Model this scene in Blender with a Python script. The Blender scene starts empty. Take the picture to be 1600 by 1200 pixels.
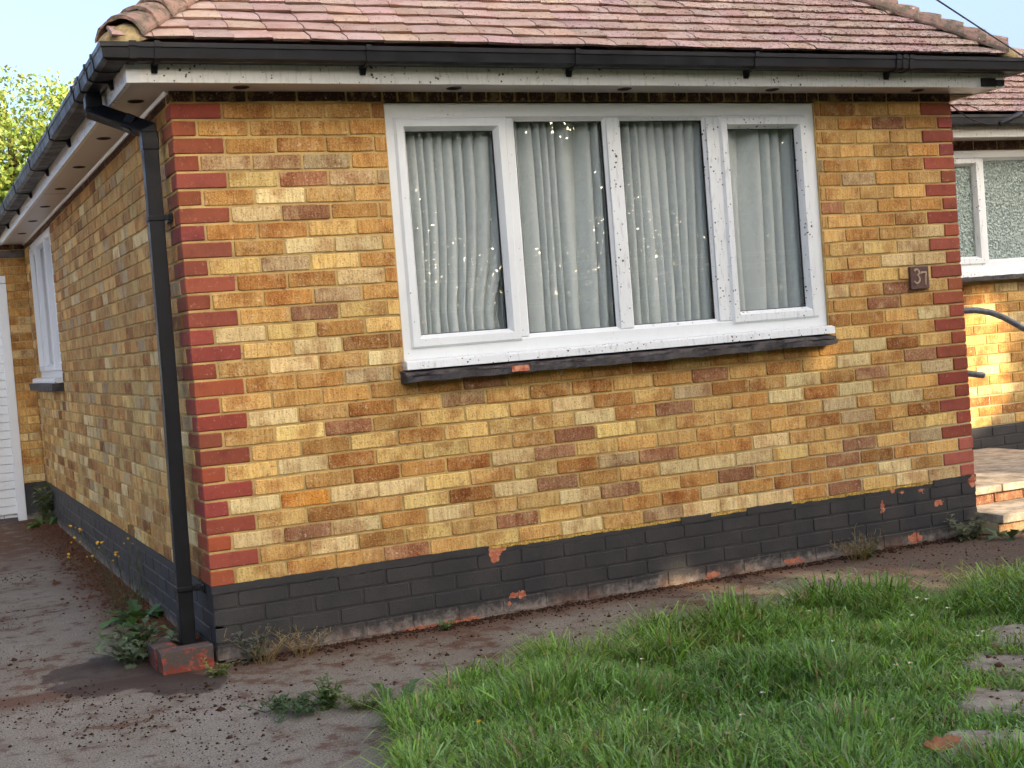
import bpy, bmesh, math, random
import numpy as np
from mathutils import Matrix, Vector
R_ = math.radians
random.seed(7); rng = np.random.default_rng(7)
scene = bpy.context.scene
col = scene.collection

# ------------------------------------------------------------------ camera
CAM = Vector((-1.17236, -5.89717, 1.32657))
RX = Vector((0.906720, -0.414538, -0.077573))
RY = Vector((-0.085683, -0.000973, -0.996322))
RZ = Vector((0.412938, 0.910031, -0.036401))
cam_data = bpy.data.cameras.new("camera")
cam_data.sensor_width = 36.0
cam_data.lens = 2121.31 * 36.0 / 1600.0
cam_data.clip_start = 0.05
cam_data.clip_end = 2000
cam = bpy.data.objects.new("camera", cam_data)
m = Matrix.Identity(4)
for i in range(3):
    m[i][0] = RX[i]; m[i][1] = -RY[i]; m[i][2] = -RZ[i]; m[i][3] = CAM[i]
cam.matrix_world = m
col.objects.link(cam)
scene.camera = cam

# ------------------------------------------------------------------ sky, sun, exposure
SUN = Vector((0.45, -1.0, 0.38)).normalized()          # towards the sun
SUN_EL = math.asin(SUN.z)
SUN_AZ = math.atan2(SUN.x, SUN.y)
world = bpy.data.worlds.new("World"); scene.world = world
world.use_nodes = True
wt = world.node_tree
bg = wt.nodes["Background"]
sky = wt.nodes.new("ShaderNodeTexSky")
sky.sky_type = 'NISHITA'; sky.sun_disc = False
sky.sun_elevation = SUN_EL; sky.sun_rotation = SUN_AZ
sky.air_density = 0.55; sky.dust_density = 7.5; sky.ozone_density = 1.1
wt.links.new(sky.outputs[0], bg.inputs[0])
bg.inputs[1].default_value = 0.15
sl = bpy.data.lights.new("sun", 'SUN'); sl.energy = 2.2; sl.angle = R_(0.53); sl.color = (1.0, 0.80, 0.56)
so = bpy.data.objects.new("sun", sl); so.rotation_euler = SUN.to_track_quat('Z', 'Y').to_euler(); so.location = (8, -14, 12)
col.objects.link(so)
vs = scene.view_settings
scene.display_settings.display_device = 'sRGB'
vs.view_transform = 'Standard'; vs.look = 'None'; vs.gamma = 1.0; vs.use_curve_mapping = False
vs.exposure = 2.28
scene.cycles.use_denoising = True
scene.cycles.max_bounces = 6; scene.cycles.diffuse_bounces = 3; scene.cycles.glossy_bounces = 3
scene.cycles.use_adaptive_sampling = True; scene.cycles.adaptive_threshold = 0.035; scene.cycles.transparent_max_bounces = 12
scene.cycles.caustics_reflective = False; scene.cycles.caustics_refractive = False

# ------------------------------------------------------------------ node helper
def lin(r, g, b):
    f = lambda c: (c/255/12.92) if c/255 <= 0.04045 else ((c/255+0.055)/1.055)**2.4
    return (f(r), f(g), f(b), 1.0)
def mul(c, k): return (c[0]*k, c[1]*k, c[2]*k, 1.0)

class NT:
    def __init__(s, name):
        s.m = bpy.data.materials.new(name); s.m.use_nodes = True
        s.t = s.m.node_tree; s.t.nodes.clear()
        s.out = s.t.nodes.new("ShaderNodeOutputMaterial")
    def n(s, k): return s.t.nodes.new("ShaderNode" + k)
    def set(s, sock, v):
        if hasattr(v, "is_output"): s.t.links.new(v, sock)
        elif v is not None: sock.default_value = v
    def pos(s): return s.n("NewGeometry").outputs["Position"]
    def obj(s): return s.n("TexCoord").outputs["Object"]
    def math(s, op, a, b=None, c=None, clamp=False):
        n = s.n("Math"); n.operation = op; n.use_clamp = clamp
        s.set(n.inputs[0], a); s.set(n.inputs[1], b)
        if c is not None: s.set(n.inputs[2], c)
        return n.outputs[0]
    def vm(s, op, a, b=None):
        n = s.n("VectorMath"); n.operation = op
        s.set(n.inputs[0], a); s.set(n.inputs[1], b)
        return n.outputs["Value"] if op in ("LENGTH", "DOT_PRODUCT", "DISTANCE") else n.outputs[0]
    def noise(s, v, sc, det=3, rough=0.55, colr=False, dist=0):
        n = s.n("TexNoise"); s.set(n.inputs["Vector"], v)
        n.inputs["Scale"].default_value = sc; n.inputs["Detail"].default_value = det
        n.inputs["Roughness"].default_value = rough; n.inputs["Distortion"].default_value = dist
        return n.outputs["Color"] if colr else n.outputs["Fac"]
    def vor(s, v, sc, feat='F1', out="Distance", rnd=1.0):
        n = s.n("TexVoronoi"); n.feature = feat; s.set(n.inputs["Vector"], v)
        n.inputs["Scale"].default_value = sc; n.inputs["Randomness"].default_value = rnd
        return n.outputs[out]
    def mr(s, v, a, b, c=0.0, d=1.0, smooth=True):
        n = s.n("MapRange"); n.interpolation_type = 'SMOOTHSTEP' if smooth else 'LINEAR'
        s.set(n.inputs[0], v)
        for i, x in enumerate((a, b, c, d)): n.inputs[i+1].default_value = x
        return n.outputs[0]
    def mix(s, f, a, b, mode='MIX'):
        n = s.n("Mix"); n.data_type = 'RGBA'; n.blend_type = mode
        s.set(n.inputs[0], f); s.set(n.inputs[6], a); s.set(n.inputs[7], b)
        return n.outputs[2]
    def sep(s, v):
        n = s.n("SeparateXYZ"); s.set(n.inputs[0], v); return n.outputs
    def comb(s, x, y, z):
        n = s.n("CombineXYZ"); s.set(n.inputs[0], x); s.set(n.inputs[1], y); s.set(n.inputs[2], z); return n.outputs[0]
    def bump(s, h, strength=0.3, dist=0.002):
        n = s.n("Bump"); n.inputs["Strength"].default_value = strength; n.inputs["Distance"].default_value = dist
        s.set(n.inputs["Height"], h); return n.outputs[0]
    def pbsdf(s, colr, rough=0.8, normal=None, spec=0.3, **kw):
        n = s.n("BsdfPrincipled"); s.set(n.inputs["Base Color"], colr); s.set(n.inputs["Roughness"], rough)
        n.inputs["Specular IOR Level"].default_value = spec
        if normal is not None: s.set(n.inputs["Normal"], normal)
        for k, v in kw.items(): s.set(n.inputs[k.replace("_", " ")], v)
        return n.outputs[0]
    def done(s, sh):
        s.t.links.new(sh, s.out.inputs[0]); return s.m
    def ellipse(s, p, c, r, wob, lo=0.75, hi=1.1):
        q = s.vm('ADD', p, wob) if wob is not None else p
        q = s.vm('SUBTRACT', q, c); q = s.vm('DIVIDE', q, r)
        return s.mr(s.vm('LENGTH', q), hi, lo)
def wobble(t, p, sc, amp):
    c = t.noise(p, sc, 4, 0.6, colr=True)
    return t.vm('MULTIPLY', t.vm('SUBTRACT', c, (0.5, 0.5, 0.5)), (amp, amp, amp))

# ------------------------------------------------------------------ materials
MAT = {}
def brick_material(name, use_attr):
    t = NT(name)
    if use_attr:
        a = t.n("Attribute"); a.attribute_name = "Col"; base = a.outputs["Color"]; p = t.pos()
    else:
        oi = t.n("ObjectInfo"); base = oi.outputs["Color"]
        rv = t.math('MULTIPLY', oi.outputs["Random"], 37.0)
        p = t.vm('ADD', t.obj(), t.comb(rv, t.math('MULTIPLY', rv, 1.7), rv))
    big = t.noise(p, 8, 2, 0.5)                      # one end of a brick burnt darker
    c = t.mix(t.mr(big, 0.46, 0.66, 0, 0.85), base, t.mix(1.0, base, (0.66, 0.50, 0.42, 1), 'MULTIPLY'))
    big2 = t.noise(t.vm('ADD', p, (7.3, 1.1, 4.7)), 13, 3, 0.6)
    c = t.mix(t.mr(big2, 0.5, 0.72, 0, 0.7), c, t.mix(0.55, base, (0.72, 0.52, 0.25, 1)))
    big3 = t.noise(t.vm('ADD', p, (1.3, 8.1, 2.7)), 10, 3, 0.6)
    c = t.mix(t.mr(big3, 0.60, 0.74, 0, 0.5), c, t.mix(1.0, c, (0.70, 0.52, 0.55, 1), 'MULTIPLY'))
    # drag marks: vertical streaks
    st = t.noise(t.vm('MULTIPLY', p, (95, 95, 9)), 1.0, 3, 0.7)
    c = t.mix(t.mr(st, 0.38, 0.68, 0, 0.65), c, t.mix(1.0, c, (0.60, 0.52, 0.46, 1), 'MULTIPLY'))
    # pits, sand, lime smears
    sp = t.noise(p, 125, 3, 0.7)
    c = t.mix(t.mr(sp, 0.54, 0.68, 0, 0.85), c, t.mix(1.0, c, (0.36, 0.28, 0.24, 1), 'MULTIPLY'))
    c = t.mix(t.mr(sp, 0.45, 0.32, 0, 0.55), c, t.mix(0.6, c, (0.80, 0.66, 0.42, 1)))
    ls = t.noise(t.vm('ADD', p, (3, 9, 2)), 30, 4, 0.75)
    c = t.mix(t.mr(ls, 0.60, 0.72, 0, 0.6), c, (0.74, 0.62, 0.42, 1))
    pit = t.vor(p, 46)
    c = t.mix(t.mr(pit, 0.09, 0.05, 0, 0.8), c, (0.05, 0.035, 0.025, 1))
    # rain staining of the whole wall
    wp_ = t.pos(); stn = t.noise(t.vm('MULTIPLY', wp_, (7, 7, 1.2)), 1.0, 4, 0.65)
    c = t.mix(t.mr(stn, 0.5, 0.75, 0, 0.4), c, t.mix(1.0, c, (0.66, 0.58, 0.50, 1), 'MULTIPLY'))
    h = t.math('ADD', t.math('MULTIPLY', sp, -0.8), t.math('MULTIPLY', t.noise(p, 45, 2, 0.65), 1.0))
    return t.done(t.pbsdf(c, 0.88, t.bump(h, 0.8, 0.004), 0.2))
MAT['brick'] = brick_material("brick_clay", False)
MAT['brick_attr'] = brick_material("brick_clay_joined", True)

def mat_quoin():
    t = NT("brick_red_painted"); oi = t.n("ObjectInfo"); base = oi.outputs["Color"]
    p = t.vm('ADD', t.obj(), t.comb(t.math('MULTIPLY', oi.outputs["Random"], 21.0), 0.0, 0.0))
    a = t.noise(p, 14, 4, 0.6); b = t.noise(p, 150, 3, 0.6)
    c = t.mix(t.mr(a, 0.45, 0.75, 0, 0.6), base, t.mix(1.0, base, (0.6, 0.55, 0.6, 1), 'MULTIPLY'))
    c = t.mix(t.mr(t.noise(p, 30, 5, 0.75), 0.56, 0.70, 0, 0.6), c, (0.40, 0.20, 0.13, 1))
    c = t.mix(t.mr(t.noise(t.vm('ADD', p, (5, 1, 3)), 55, 4, 0.8), 0.62, 0.68, 0, 0.8), c, (0.46, 0.36, 0.24, 1))
    c = t.mix(t.mr(b, 0.6, 0.75, 0, 0.5), c, t.mix(1.0, c, (0.55, 0.5, 0.5, 1), 'MULTIPLY'))
    return t.done(t.pbsdf(c, 0.72, t.bump(t.math('ADD', b, t.noise(p, 40, 3)), 0.35, 0.002), 0.3))
MAT['quoin'] = mat_quoin()

def mat_mortar():
    t = NT("mortar"); p = t.pos()
    a = t.noise(p, 6, 4, 0.6); b = t.noise(p, 170, 3, 0.65)
    c = t.mix(t.mr(a, 0.35, 0.7), lin(200, 172, 112), lin(164, 140, 92))
    xs = t.sep(p)
    rep = t.math('MULTIPLY', t.mr(t.math('ADD', xs[0], t.math('MULTIPLY', a, 0.8)), 2.9, 3.5), t.mr(t.math('ADD', xs[2], t.math('MULTIPLY', a, 0.3)), 0.86, 0.72))
    c = t.mix(t.math('MULTIPLY', rep, 0.85), c, lin(196, 182, 144))
    c = t.mix(t.mr(t.noise(p, 17, 4, 0.7), 0.62, 0.7, 0, 0.8), c, lin(112, 104, 96))
    c = t.mix(t.mr(b, 0.5, 0.75, 0, 0.7), c, t.mix(1.0, c, (0.45, 0.4, 0.36, 1), 'MULTIPLY'))
    return t.done(t.pbsdf(c, 0.95, t.bump(b, 0.7, 0.004), 0.1))
MAT['mortar'] = mat_mortar()
def mat_yellow_mortar():
    t = NT("mortar_lime_yellow"); p = t.pos(); b = t.noise(p, 90, 4, 0.7)
    c = t.mix(t.mr(b, 0.4, 0.65), lin(206, 172, 92), lin(128, 98, 46))
    return t.done(t.pbsdf(c, 0.95, t.bump(b, 0.9, 0.006), 0.1))
MAT['mortar_yellow'] = mat_yellow_mortar()

CHIPS = [(1.36, 0.325, 0.05, 0.035), (1.345, 0.285, 0.03, 0.035), (1.43, 0.085, 0.02, 0.016), (1.47, 0.088, 0.022, 0.02), (1.40, 0.05, .012, .01),
         (3.66, 0.235, 0.014, 0.04), (4.05, 0.205, 0.035, 0.016), (3.93, 0.29, 0.022, 0.012), (3.80, 0.295, 0.01, 0.012), (3.73, 0.315, 0.014, 0.02),
         (4.30, 0.30, 0.03, 0.04), (2.55, 0.02, 0.05, 0.02), (0.95, 0.0, 0.10, 0.014), (1.15, 0.0, 0.12, 0.014), (3.05, 0.02, 0.07, 0.016), (3.87, .035, .05, .03)]
def mat_plinth(chips):
    t = NT("plinth_paint_black" + ("_chipped" if chips else "")); p = t.pos()
    a = t.noise(p, 5, 4, 0.6); b = t.noise(p, 120, 3, 0.65); d = t.noise(p, 28, 5, 0.7)
    c = t.mix(t.mr(a, 0.3, 0.7), lin(44, 44, 44), lin(58, 56, 54))
    c = t.mix(t.mr(d, 0.55, 0.75, 0, 0.5), c, lin(72, 69, 66))
    c = t.mix(t.mr(b, 0.55, 0.72, 0, 0.6), c, lin(26, 26, 28))
    z = t.sep(p)[2]
    foot = t.mr(t.math('ADD', z, t.math('MULTIPLY', t.math('SUBTRACT', d, 0.5), 0.2)), 0.075, -0.01)
    c = t.mix(t.math('MULTIPLY', foot, 0.8), c, t.mix(t.mr(a, .45, .6), lin(150, 138, 126), lin(118, 92, 76)))
    if chips:
        w = wobble(t, p, 38, 0.06); msk = None
        for (x, zz, rx, rz) in CHIPS:
            e = t.ellipse(p, (x, 0.0, zz), (rx, 1.0, rz), w, 0.85, 1.0)
            msk = e if msk is None else t.math('MAXIMUM', msk, e)
        c = t.mix(msk, c, t.mix(t.mr(d, 0.4, 0.6), lin(172, 92, 62), lin(186, 128, 98)))
    return t.done(t.pbsdf(c, 0.62, t.bump(t.math('ADD', b, d), 0.5, 0.004), 0.35))
MAT['plinth'] = mat_plinth(True)
MAT['plinth_plain'] = mat_plinth(False)

def mat_upvc(name, dirt, seed=0.0, tint=(226, 230, 230)):
    t = NT(name); p = t.vm('ADD', t.pos(), (seed, seed, seed)); xs = t.sep(t.pos())
    c = t.mix(t.noise(p, 4, 3), lin(*tint), lin(tint[0]-12, tint[1]-12, tint[2]-14))
    v = t.vor(t.vm('ADD', p, wobble(t, p, 60, 0.012)), 42)
    dn = t.noise(p, 8, 3, 0.6)
    ge = t.math('ADD', t.math('MULTIPLY', dn, 0.62), -0.30 + 0.115*dirt)
    spots = t.mr(t.math('SUBTRACT', v, ge), 0.02, -0.02)
    c = t.mix(t.math('MULTIPLY', spots, min(1, 0.55+dirt*0.4)), c, lin(70, 62, 54))
    gr = t.noise(t.vm('MULTIPLY', p, (60, 60, 10)), 1.0, 4, 0.7)
    c = t.mix(t.mr(gr, 0.50, 0.78, 0, 0.42*dirt), c, lin(112, 104, 92))
    return t.done(t.pbsdf(c, 0.32, None, 0.4))
MAT['upvc'] = mat_upvc("upvc_white", 0.18)
MAT['upvc_dirty'] = mat_upvc("upvc_white_speckled", 1.15, 3.0)
MAT['fascia'] = mat_upvc("fascia_white_speckled", 1.2, 5.0, (236, 236, 230))
MAT['soffit'] = mat_upvc("soffit_white", 0.2, 9.0, (206, 200, 196))

def mat_plastic_black():
    t = NT("black_pvc"); p = t.pos(); a = t.noise(p, 12, 4, 0.6); s = t.noise(t.vm('MULTIPLY', p, (30, 30, 3)), 1.0, 4, 0.7)
    c = t.mix(t.mr(a, 0.4, 0.75), lin(14, 16, 20), lin(24, 26, 30))
    c = t.mix(t.mr(s, 0.6, 0.8, 0, 0.18), c, lin(74, 72, 70))
    v = t.vor(p, 120)
    c = t.mix(t.mr(v, 0.10, 0.05, 0, 0.5), c, lin(84, 82, 78))
    return t.done(t.pbsdf(c, t.mr(a, 0.3, 0.7, 0.38, 0.6), t.bump(a, 0.06, 0.002), 0.26))
MAT['pvc'] = mat_plastic_black()

def mat_tile(name, use_attr):
    t = NT(name)
    if use_attr:
        a = t.n("Attribute"); a.attribute_name = "Col"; base = a.outputs["Color"]
    else:
        oi = t.n("ObjectInfo"); base = oi.outputs["Color"]
    p = t.pos(); xs = t.sep(p)
    g = t.noise(p, 7, 3); f = t.noise(p, 190, 3, 0.7)
    c = t.mix(t.mr(g, 0.35, 0.7, 0, 0.6), base, t.mix(1.0, base, (0.82, 0.68, 0.62, 1), 'MULTIPLY'))
    c = t.mix(t.mr(f, 0.42, 0.62, 0, 0.5), c, t.mix(1.0, c, (1.25, 1.2, 1.1, 1), 'MULTIPLY'))
    # lichen: black specks, thicker towards the right
    dens = t.mr(xs[0], 0.2, 4.2, 0.02, 0.15, False)
    l = t.noise(p, 62, 3, 0.75)
    c = t.mix(t.mr(t.math('ADD', l, dens), 0.66, 0.71, 0, 0.9), c, lin(58, 48, 46))
    l2 = t.noise(t.vm('ADD', p, (4, 4, 4)), 24, 4, 0.7)
    c = t.mix(t.mr(l2, 0.64, 0.72, 0, 0.7), c, lin(74, 58, 52))
    c = t.mix(t.mr(t.noise(t.vm('ADD', p, (9, 2, 1)), 38, 3, 0.7), 0.7, 0.74, 0, 0.7), c, lin(206, 196, 170))
    return t.done(t.pbsdf(c, 0.92, t.bump(t.math('ADD', f, l), 0.6, 0.004), 0.15))
MAT['tile'] = mat_tile("roof_tile_pink", False)
MAT['tile_attr'] = mat_tile("roof_tile_pink_joined", True)
def simple(name, c1, c2, sc, rough=0.8, bs=0.3, bd=0.003, spec=0.3, det=4):
    t = NT(name); p = t.pos(); a = t.noise(p, sc, det, 0.65); b = t.noise(p, sc*9, 3, 0.6)
    c = t.mix(t.mr(a, 0.35, 0.68), lin(*c1), lin(*c2))
    c = t.mix(t.mr(b, 0.5, 0.75, 0, 0.5), c, t.mix(1.0, c, (0.5, 0.48, 0.46, 1), 'MULTIPLY'))
    return t.done(t.pbsdf(c, rough, t.bump(t.math('ADD', a, b), bs, bd), spec))
MAT['hip'] = None
def mat_hip():
    t = NT("hip_tile_mossy"); oi = t.n("ObjectInfo"); p = t.pos()
    f = t.noise(p, 150, 3, 0.7); g = t.noise(p, 16, 4, 0.65)
    c = t.mix(t.mr(g, 0.42, 0.6), lin(156, 128, 114), lin(116, 106, 90))
    c = t.mix(t.mr(t.noise(p, 30, 4, 0.7), 0.6, 0.68, 0, 0.9), c, lin(70, 60, 52))
    c = t.mix(t.mr(t.noise(t.vm('ADD', p, (1, 5, 3)), 26, 3, 0.7), 0.68, 0.71), c, lin(226, 218, 196))
    c = t.mix(1.0, c, t.mix(oi.outputs["Random"], (0.8, 0.8, 0.8, 1), (1.1, 1.05, 1.0, 1)), 'MULTIPLY')
    return t.done(t.pbsdf(c, 0.95, t.bump(t.math('ADD', f, g), 0.7, 0.005), 0.1))
MAT['hip'] = mat_hip()
MAT['bed_mortar'] = simple("bedding_mortar", (190, 168, 120), (140, 118, 84), 22, 0.95, 0.9, 0.012, 0.1)
MAT['sill'] = simple("sill_black_painted_tile", (52, 52, 55), (84, 78, 76), 16, 0.7, 0.8, 0.008, 0.3)
MAT['sill_top'] = simple("sill_worn_top", (104, 98, 96), (66, 62, 62), 22, 0.9, 0.9, 0.008, 0.2)
MAT['sill_chip'] = simple("sill_chipped_red", (166, 84, 66), (206, 150, 116), 40, 0.9, 0.6, 0.003, 0.1)
MAT['vent'] = simple("vent_brown", (92, 72, 60), (66, 52, 46), 40, 0.7, 0.2)
MAT['dark_slot'] = simple("dark_slot", (24, 22, 22), (30, 27, 26), 10, 0.9, 0.1)
MAT['timber'] = simple("weathered_timber", (156, 146, 132), (102, 90, 80), 20, 0.9, 0.5)
MAT['lintel'] = simple("concrete_lintel", (112, 104, 98), (84, 76, 72), 14, 0.95, 0.5)
MAT['slab'] = simple("concrete_slab", (190, 178, 158), (138, 126, 108), 9, 0.93, 0.6, 0.004, 0.15, 6)
MAT['stone_step'] = simple("stepping_stone_grey", (160, 148, 128), (112, 100, 84), 12, 0.9, 0.8, 0.006, 0.2, 7)
MAT['metal'] = simple("galvanised_tube", (112, 116, 120), (82, 84, 88), 26, 0.42, 0.15, 0.001, 0.6)
MAT['plaque'] = simple("plaque_brown", (98, 70, 62), (78, 54, 48), 40, 0.45, 0.15, 0.001, 0.4)
MAT['plaque_digit'] = simple("digit_bronze", (196, 172, 142), (160, 134, 106), 60, 0.4, 0.1, 0.001, 0.5)
MAT['red_kerb'] = None
def mat_kerb():
    t = NT("kerb_brick_red_flaking"); p = t.pos(); a = t.noise(p, 22, 4, 0.6); b = t.noise(p, 120, 3)
    c = t.mix(t.mr(a, 0.42, 0.58), lin(146, 76, 60), lin(118, 58, 46))
    z = t.sep(p)[2]
    m_ = t.mr(t.math('ADD', t.math('MULTIPLY', z, 1.6), t.noise(t.vm('ADD', p, (2, 2, 2)), 19, 4, 0.7)), 0.53, 0.60)
    c = t.mix(m_, c, lin(78, 72, 66))
    c = t.mix(t.mr(b, 0.55, 0.75, 0, 0.6), c, lin(86, 48, 40))
    return t.done(t.pbsdf(c, 0.85, t.bump(t.math('ADD', a, b), 0.6, 0.004), 0.2))
MAT['red_kerb'] = mat_kerb()

def mat_ground():
    t = NT("driveway_tarmac"); p = t.pos(); xs = t.sep(p)
    agg = t.noise(p, 130, 4, 0.8); big = t.noise(p, 1.3, 5, 0.6); mid = t.noise(p, 9, 5, 0.68)
    c = t.mix(t.mr(big, 0.35, 0.65), lin(144, 136, 121), lin(126, 117, 102))
    c = t.mix(t.mr(agg, 0.46, 0.62, 0, 0.85), c, lin(66, 60, 54))
    c = t.mix(t.mr(agg, 0.42, 0.3, 0, 0.7), c, lin(196, 186, 172))
    c = t.mix(t.mr(mid, 0.45, 0.7, 0, 0.5), c, lin(96, 86, 76))
    w = wobble(t, p, 4.5, 0.5)
    # brown moss dust thrown off the roof: along the walls and in drifts on the drive
    dw = t.math('ADD', t.math('MULTIPLY', t.math('ADD', xs[1], 0.0), -1.0), t.math('MULTIPLY', t.math('SUBTRACT', mid, 0.5), 0.5))
    front = t.math('MULTIPLY', t.mr(dw, 0.32, 0.06), t.mr(xs[1], 0.05, 0.0))
    dl = t.math('ADD', t.math('MULTIPLY', xs[0], -1.0), t.math('MULTIPLY', t.math('SUBTRACT', mid, 0.5), 0.6))
    left = t.math('MULTIPLY', t.mr(dl, 0.42, 0.12), t.mr(xs[1], -0.2, 0.1))
    drift = t.mr(t.math('ADD', mid, t.math('MULTIPLY', big, 0.6)), 0.80, 0.96, 0, 0.9)
    far = t.math('MULTIPLY', t.mr(xs[1], 3.2, 5.2), t.mr(mid, 0.3, 0.5))
    br = t.math('MAXIMUM', t.math('MAXIMUM', front, left), t.math('MAXIMUM', drift, far))
    rd = t.noise(p, 60, 4, 0.7)
    brown = t.mix(t.mr(rd, 0.35, 0.65), lin(70, 50, 38), lin(108, 78, 58))
    c = t.mix(t.math('MULTIPLY', br, t.mr(rd, 0.3, 0.5, 0.35, 1.0)), c, brown)
    c = t.mix(t.math('MULTIPLY', t.mr(xs[0], 2.6, 3.6), 0.8), c, t.mix(t.mr(rd, .35, .65), lin(74, 58, 46), lin(102, 84, 70)))
    wet = t.math('MAXIMUM', t.ellipse(p, (-0.40, 0.15, 0), (0.34, 0.46, 5), w, 0.82, 0.92), t.ellipse(p, (-0.22, -0.24, 0), (0.18, 0.24, 5), w, 0.82, 0.92))
    c = t.mix(t.math('MULTIPLY', wet, 0.92), c, t.mix(0.5, lin(62, 52, 45), t.mix(1.0, c, (0.36, 0.32, 0.3, 1), 'MULTIPLY')))
    rough = t.mix(wet, (0.92, 0.92, 0.92, 1), (0.72, 0.72, 0.72, 1))
    h = t.math('ADD', agg, t.math('MULTIPLY', mid, 1.5))
    return t.done(t.pbsdf(c, rough, t.bump(h, 0.7, 0.006), 0.2))
MAT['ground'] = mat_ground()
MAT['soil'] = simple("soil_brown", (84, 62, 46), (52, 38, 30), 30, 0.97, 0.9, 0.012, 0.1)
MAT['crumb'] = simple("moss_crumb", (74, 52, 38), (50, 38, 30), 60, 0.97, 0.6, 0.004, 0.1)
MAT['crumb_red'] = simple("moss_crumb_rust", (112, 78, 56), (80, 54, 40), 60, 0.97, 0.6, 0.004, 0.1)

def mat_leaf(name, gloss=0.45, trans=0.35, tint=(1, 1, 1)):
    t = NT(name); a = t.n("Attribute"); a.attribute_name = "Col"
    c = a.outputs["Color"]
    c = t.mix(t.mr(t.noise(t.pos(), 45, 2), 0.3, 0.7, 0, 0.35), c, t.mix(1.0, c, (0.6, 0.62, 0.5, 1), 'MULTIPLY'))
    pb = t.pbsdf(c, gloss, None, 0.35)
    tr = t.n("BsdfTranslucent"); t.set(tr.inputs[0], t.mix(1.0, c, (1.3, 1.25, 0.5, 1), 'MULTIPLY'))
    mx = t.n("MixShader"); mx.inputs[0].default_value = trans
    t.t.links.new(pb, mx.inputs[1]); t.t.links.new(tr.outputs[0], mx.inputs[2])
    return t.done(mx.outputs[0])
MAT['leaf'] = mat_leaf("leaf_green")
MAT['grass'] = mat_leaf("grass_blade", 0.42, 0.35)
MAT['petal'] = simple("petal_white", (236, 236, 230), (214, 214, 206), 60, 0.6, 0.05)
MAT['petal_y'] = simple("petal_yellow", (232, 186, 40), (210, 150, 30), 60, 0.6, 0.05)
MAT['deadleaf'] = simple("dead_leaf_brown", (176, 116, 74), (120, 72, 46), 26, 0.7, 0.3)
MAT['deadleaf_y'] = simple("dead_leaf_yellow", (206, 160, 62), (150, 104, 44), 26, 0.7, 0.3)
MAT['bark'] = simple("bark", (96, 82, 68), (58, 48, 40), 12, 0.95, 0.9, 0.03, 0.1)
MAT['room'] = simple("room_plaster", (150, 146, 140), (132, 128, 122), 2, 0.95, 0.1)
MAT['rubber'] = simple("cable_black", (26, 26, 28), (40, 40, 42), 30, 0.5, 0.1)

def mat_glass(name, r0):
    t = NT(name); lw = t.n("LayerWeight"); lw.inputs[0].default_value = 0.5
    f = t.math('POWER', lw.outputs["Facing"], 4.0)
    f = t.math('ADD', t.math('MULTIPLY', f, 1-r0), r0, clamp=True)
    tr = t.n("BsdfTransparent"); tr.inputs[0].default_value = (0.97, 0.975, 0.96, 1)
    gl = t.n("BsdfGlossy"); gl.inputs["Roughness"].default_value = 0.01; gl.inputs["Color"].default_value = (1, 1, 1, 1)
    p = t.pos()
    t.set(gl.inputs["Normal"], t.bump(t.noise(p, 1.6, 2), 0.05, 0.02))
    mx = t.n("MixShader"); t.set(mx.inputs[0], f)
    t.t.links.new(tr.outputs[0], mx.inputs[1]); t.t.links.new(gl.outputs[0], mx.inputs[2])
    # dust specks
    v = t.vor(t.vm('ADD', p, wobble(t, p, 50, 0.01)), 55)
    df = t.n("BsdfDiffuse"); df.inputs[0].default_value = lin(120, 112, 104)
    m2 = t.n("MixShader"); t.set(m2.inputs[0], t.math('MULTIPLY', t.mr(v, 0.075, 0.05), t.mr(t.noise(p, 5), 0.45, 0.6)))
    t.t.links.new(mx.outputs[0], m2.inputs[1]); t.t.links.new(df.outputs[0], m2.inputs[2])
    return t.done(m2.outputs[0])
MAT['glass'] = mat_glass("window_glass", 0.09)
def mat_obscure():
    t = NT("obscure_glass"); p = t.pos()
    n = t.noise(t.vm('MULTIPLY', p, (1, 1, 1)), 55, 3, 0.6); v = t.vor(p, 60)
    c = t.mix(t.mr(n, 0.35, 0.65), lin(96, 112, 104), lin(150, 168, 158))
    return t.done(t.pbsdf(c, 0.12, t.bump(t.math('ADD', n, v), 0.8, 0.012), 0.8))
MAT['obscure'] = mat_obscure()
def mat_net():
    t = NT("net_curtain_cloth"); p = t.pos(); z = t.sep(p)[2]
    w = t.noise(t.vm('MULTIPLY', p, (400, 400, 400)), 1.0, 1)
    wz = t.math('ADD', z, t.math('MULTIPLY', t.math('SUBTRACT', t.noise(p, 4, 2), 0.5), 0.02))
    band = None
    for zz, hw in ((1.66, .004), (1.645, .003), (1.60, .004), (1.585, .003), (1.575, .003), (1.47, .003), (1.455, .003)):
        b = t.mr(t.math('ABSOLUTE', t.math('SUBTRACT', wz, zz)), hw*1.6, hw*0.6)
        band = b if band is None else t.math('MAXIMUM', band, b)
    df = t.n("BsdfDiffuse"); df.inputs[0].default_value = lin(230, 237, 238)
    tl = t.n("BsdfTranslucent"); tl.inputs[0].default_value = lin(214, 224, 228)
    tp = t.n("BsdfTransparent")
    m1 = t.n("MixShader"); m1.inputs[0].default_value = 0.06
    t.t.links.new(df.outputs[0], m1.inputs[1]); t.t.links.new(tl.outputs[0], m1.inputs[2])
    m2 = t.n("MixShader"); t.set(m2.inputs[0], t.math('ADD', t.math('MULTIPLY', band, -0.05), 0.05))
    t.t.links.new(m1.outputs[0], m2.inputs[1]); t.t.links.new(tp.outputs[0], m2.inputs[2])
    return t.done(m2.outputs[0])
MAT['net'] = mat_net()

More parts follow.
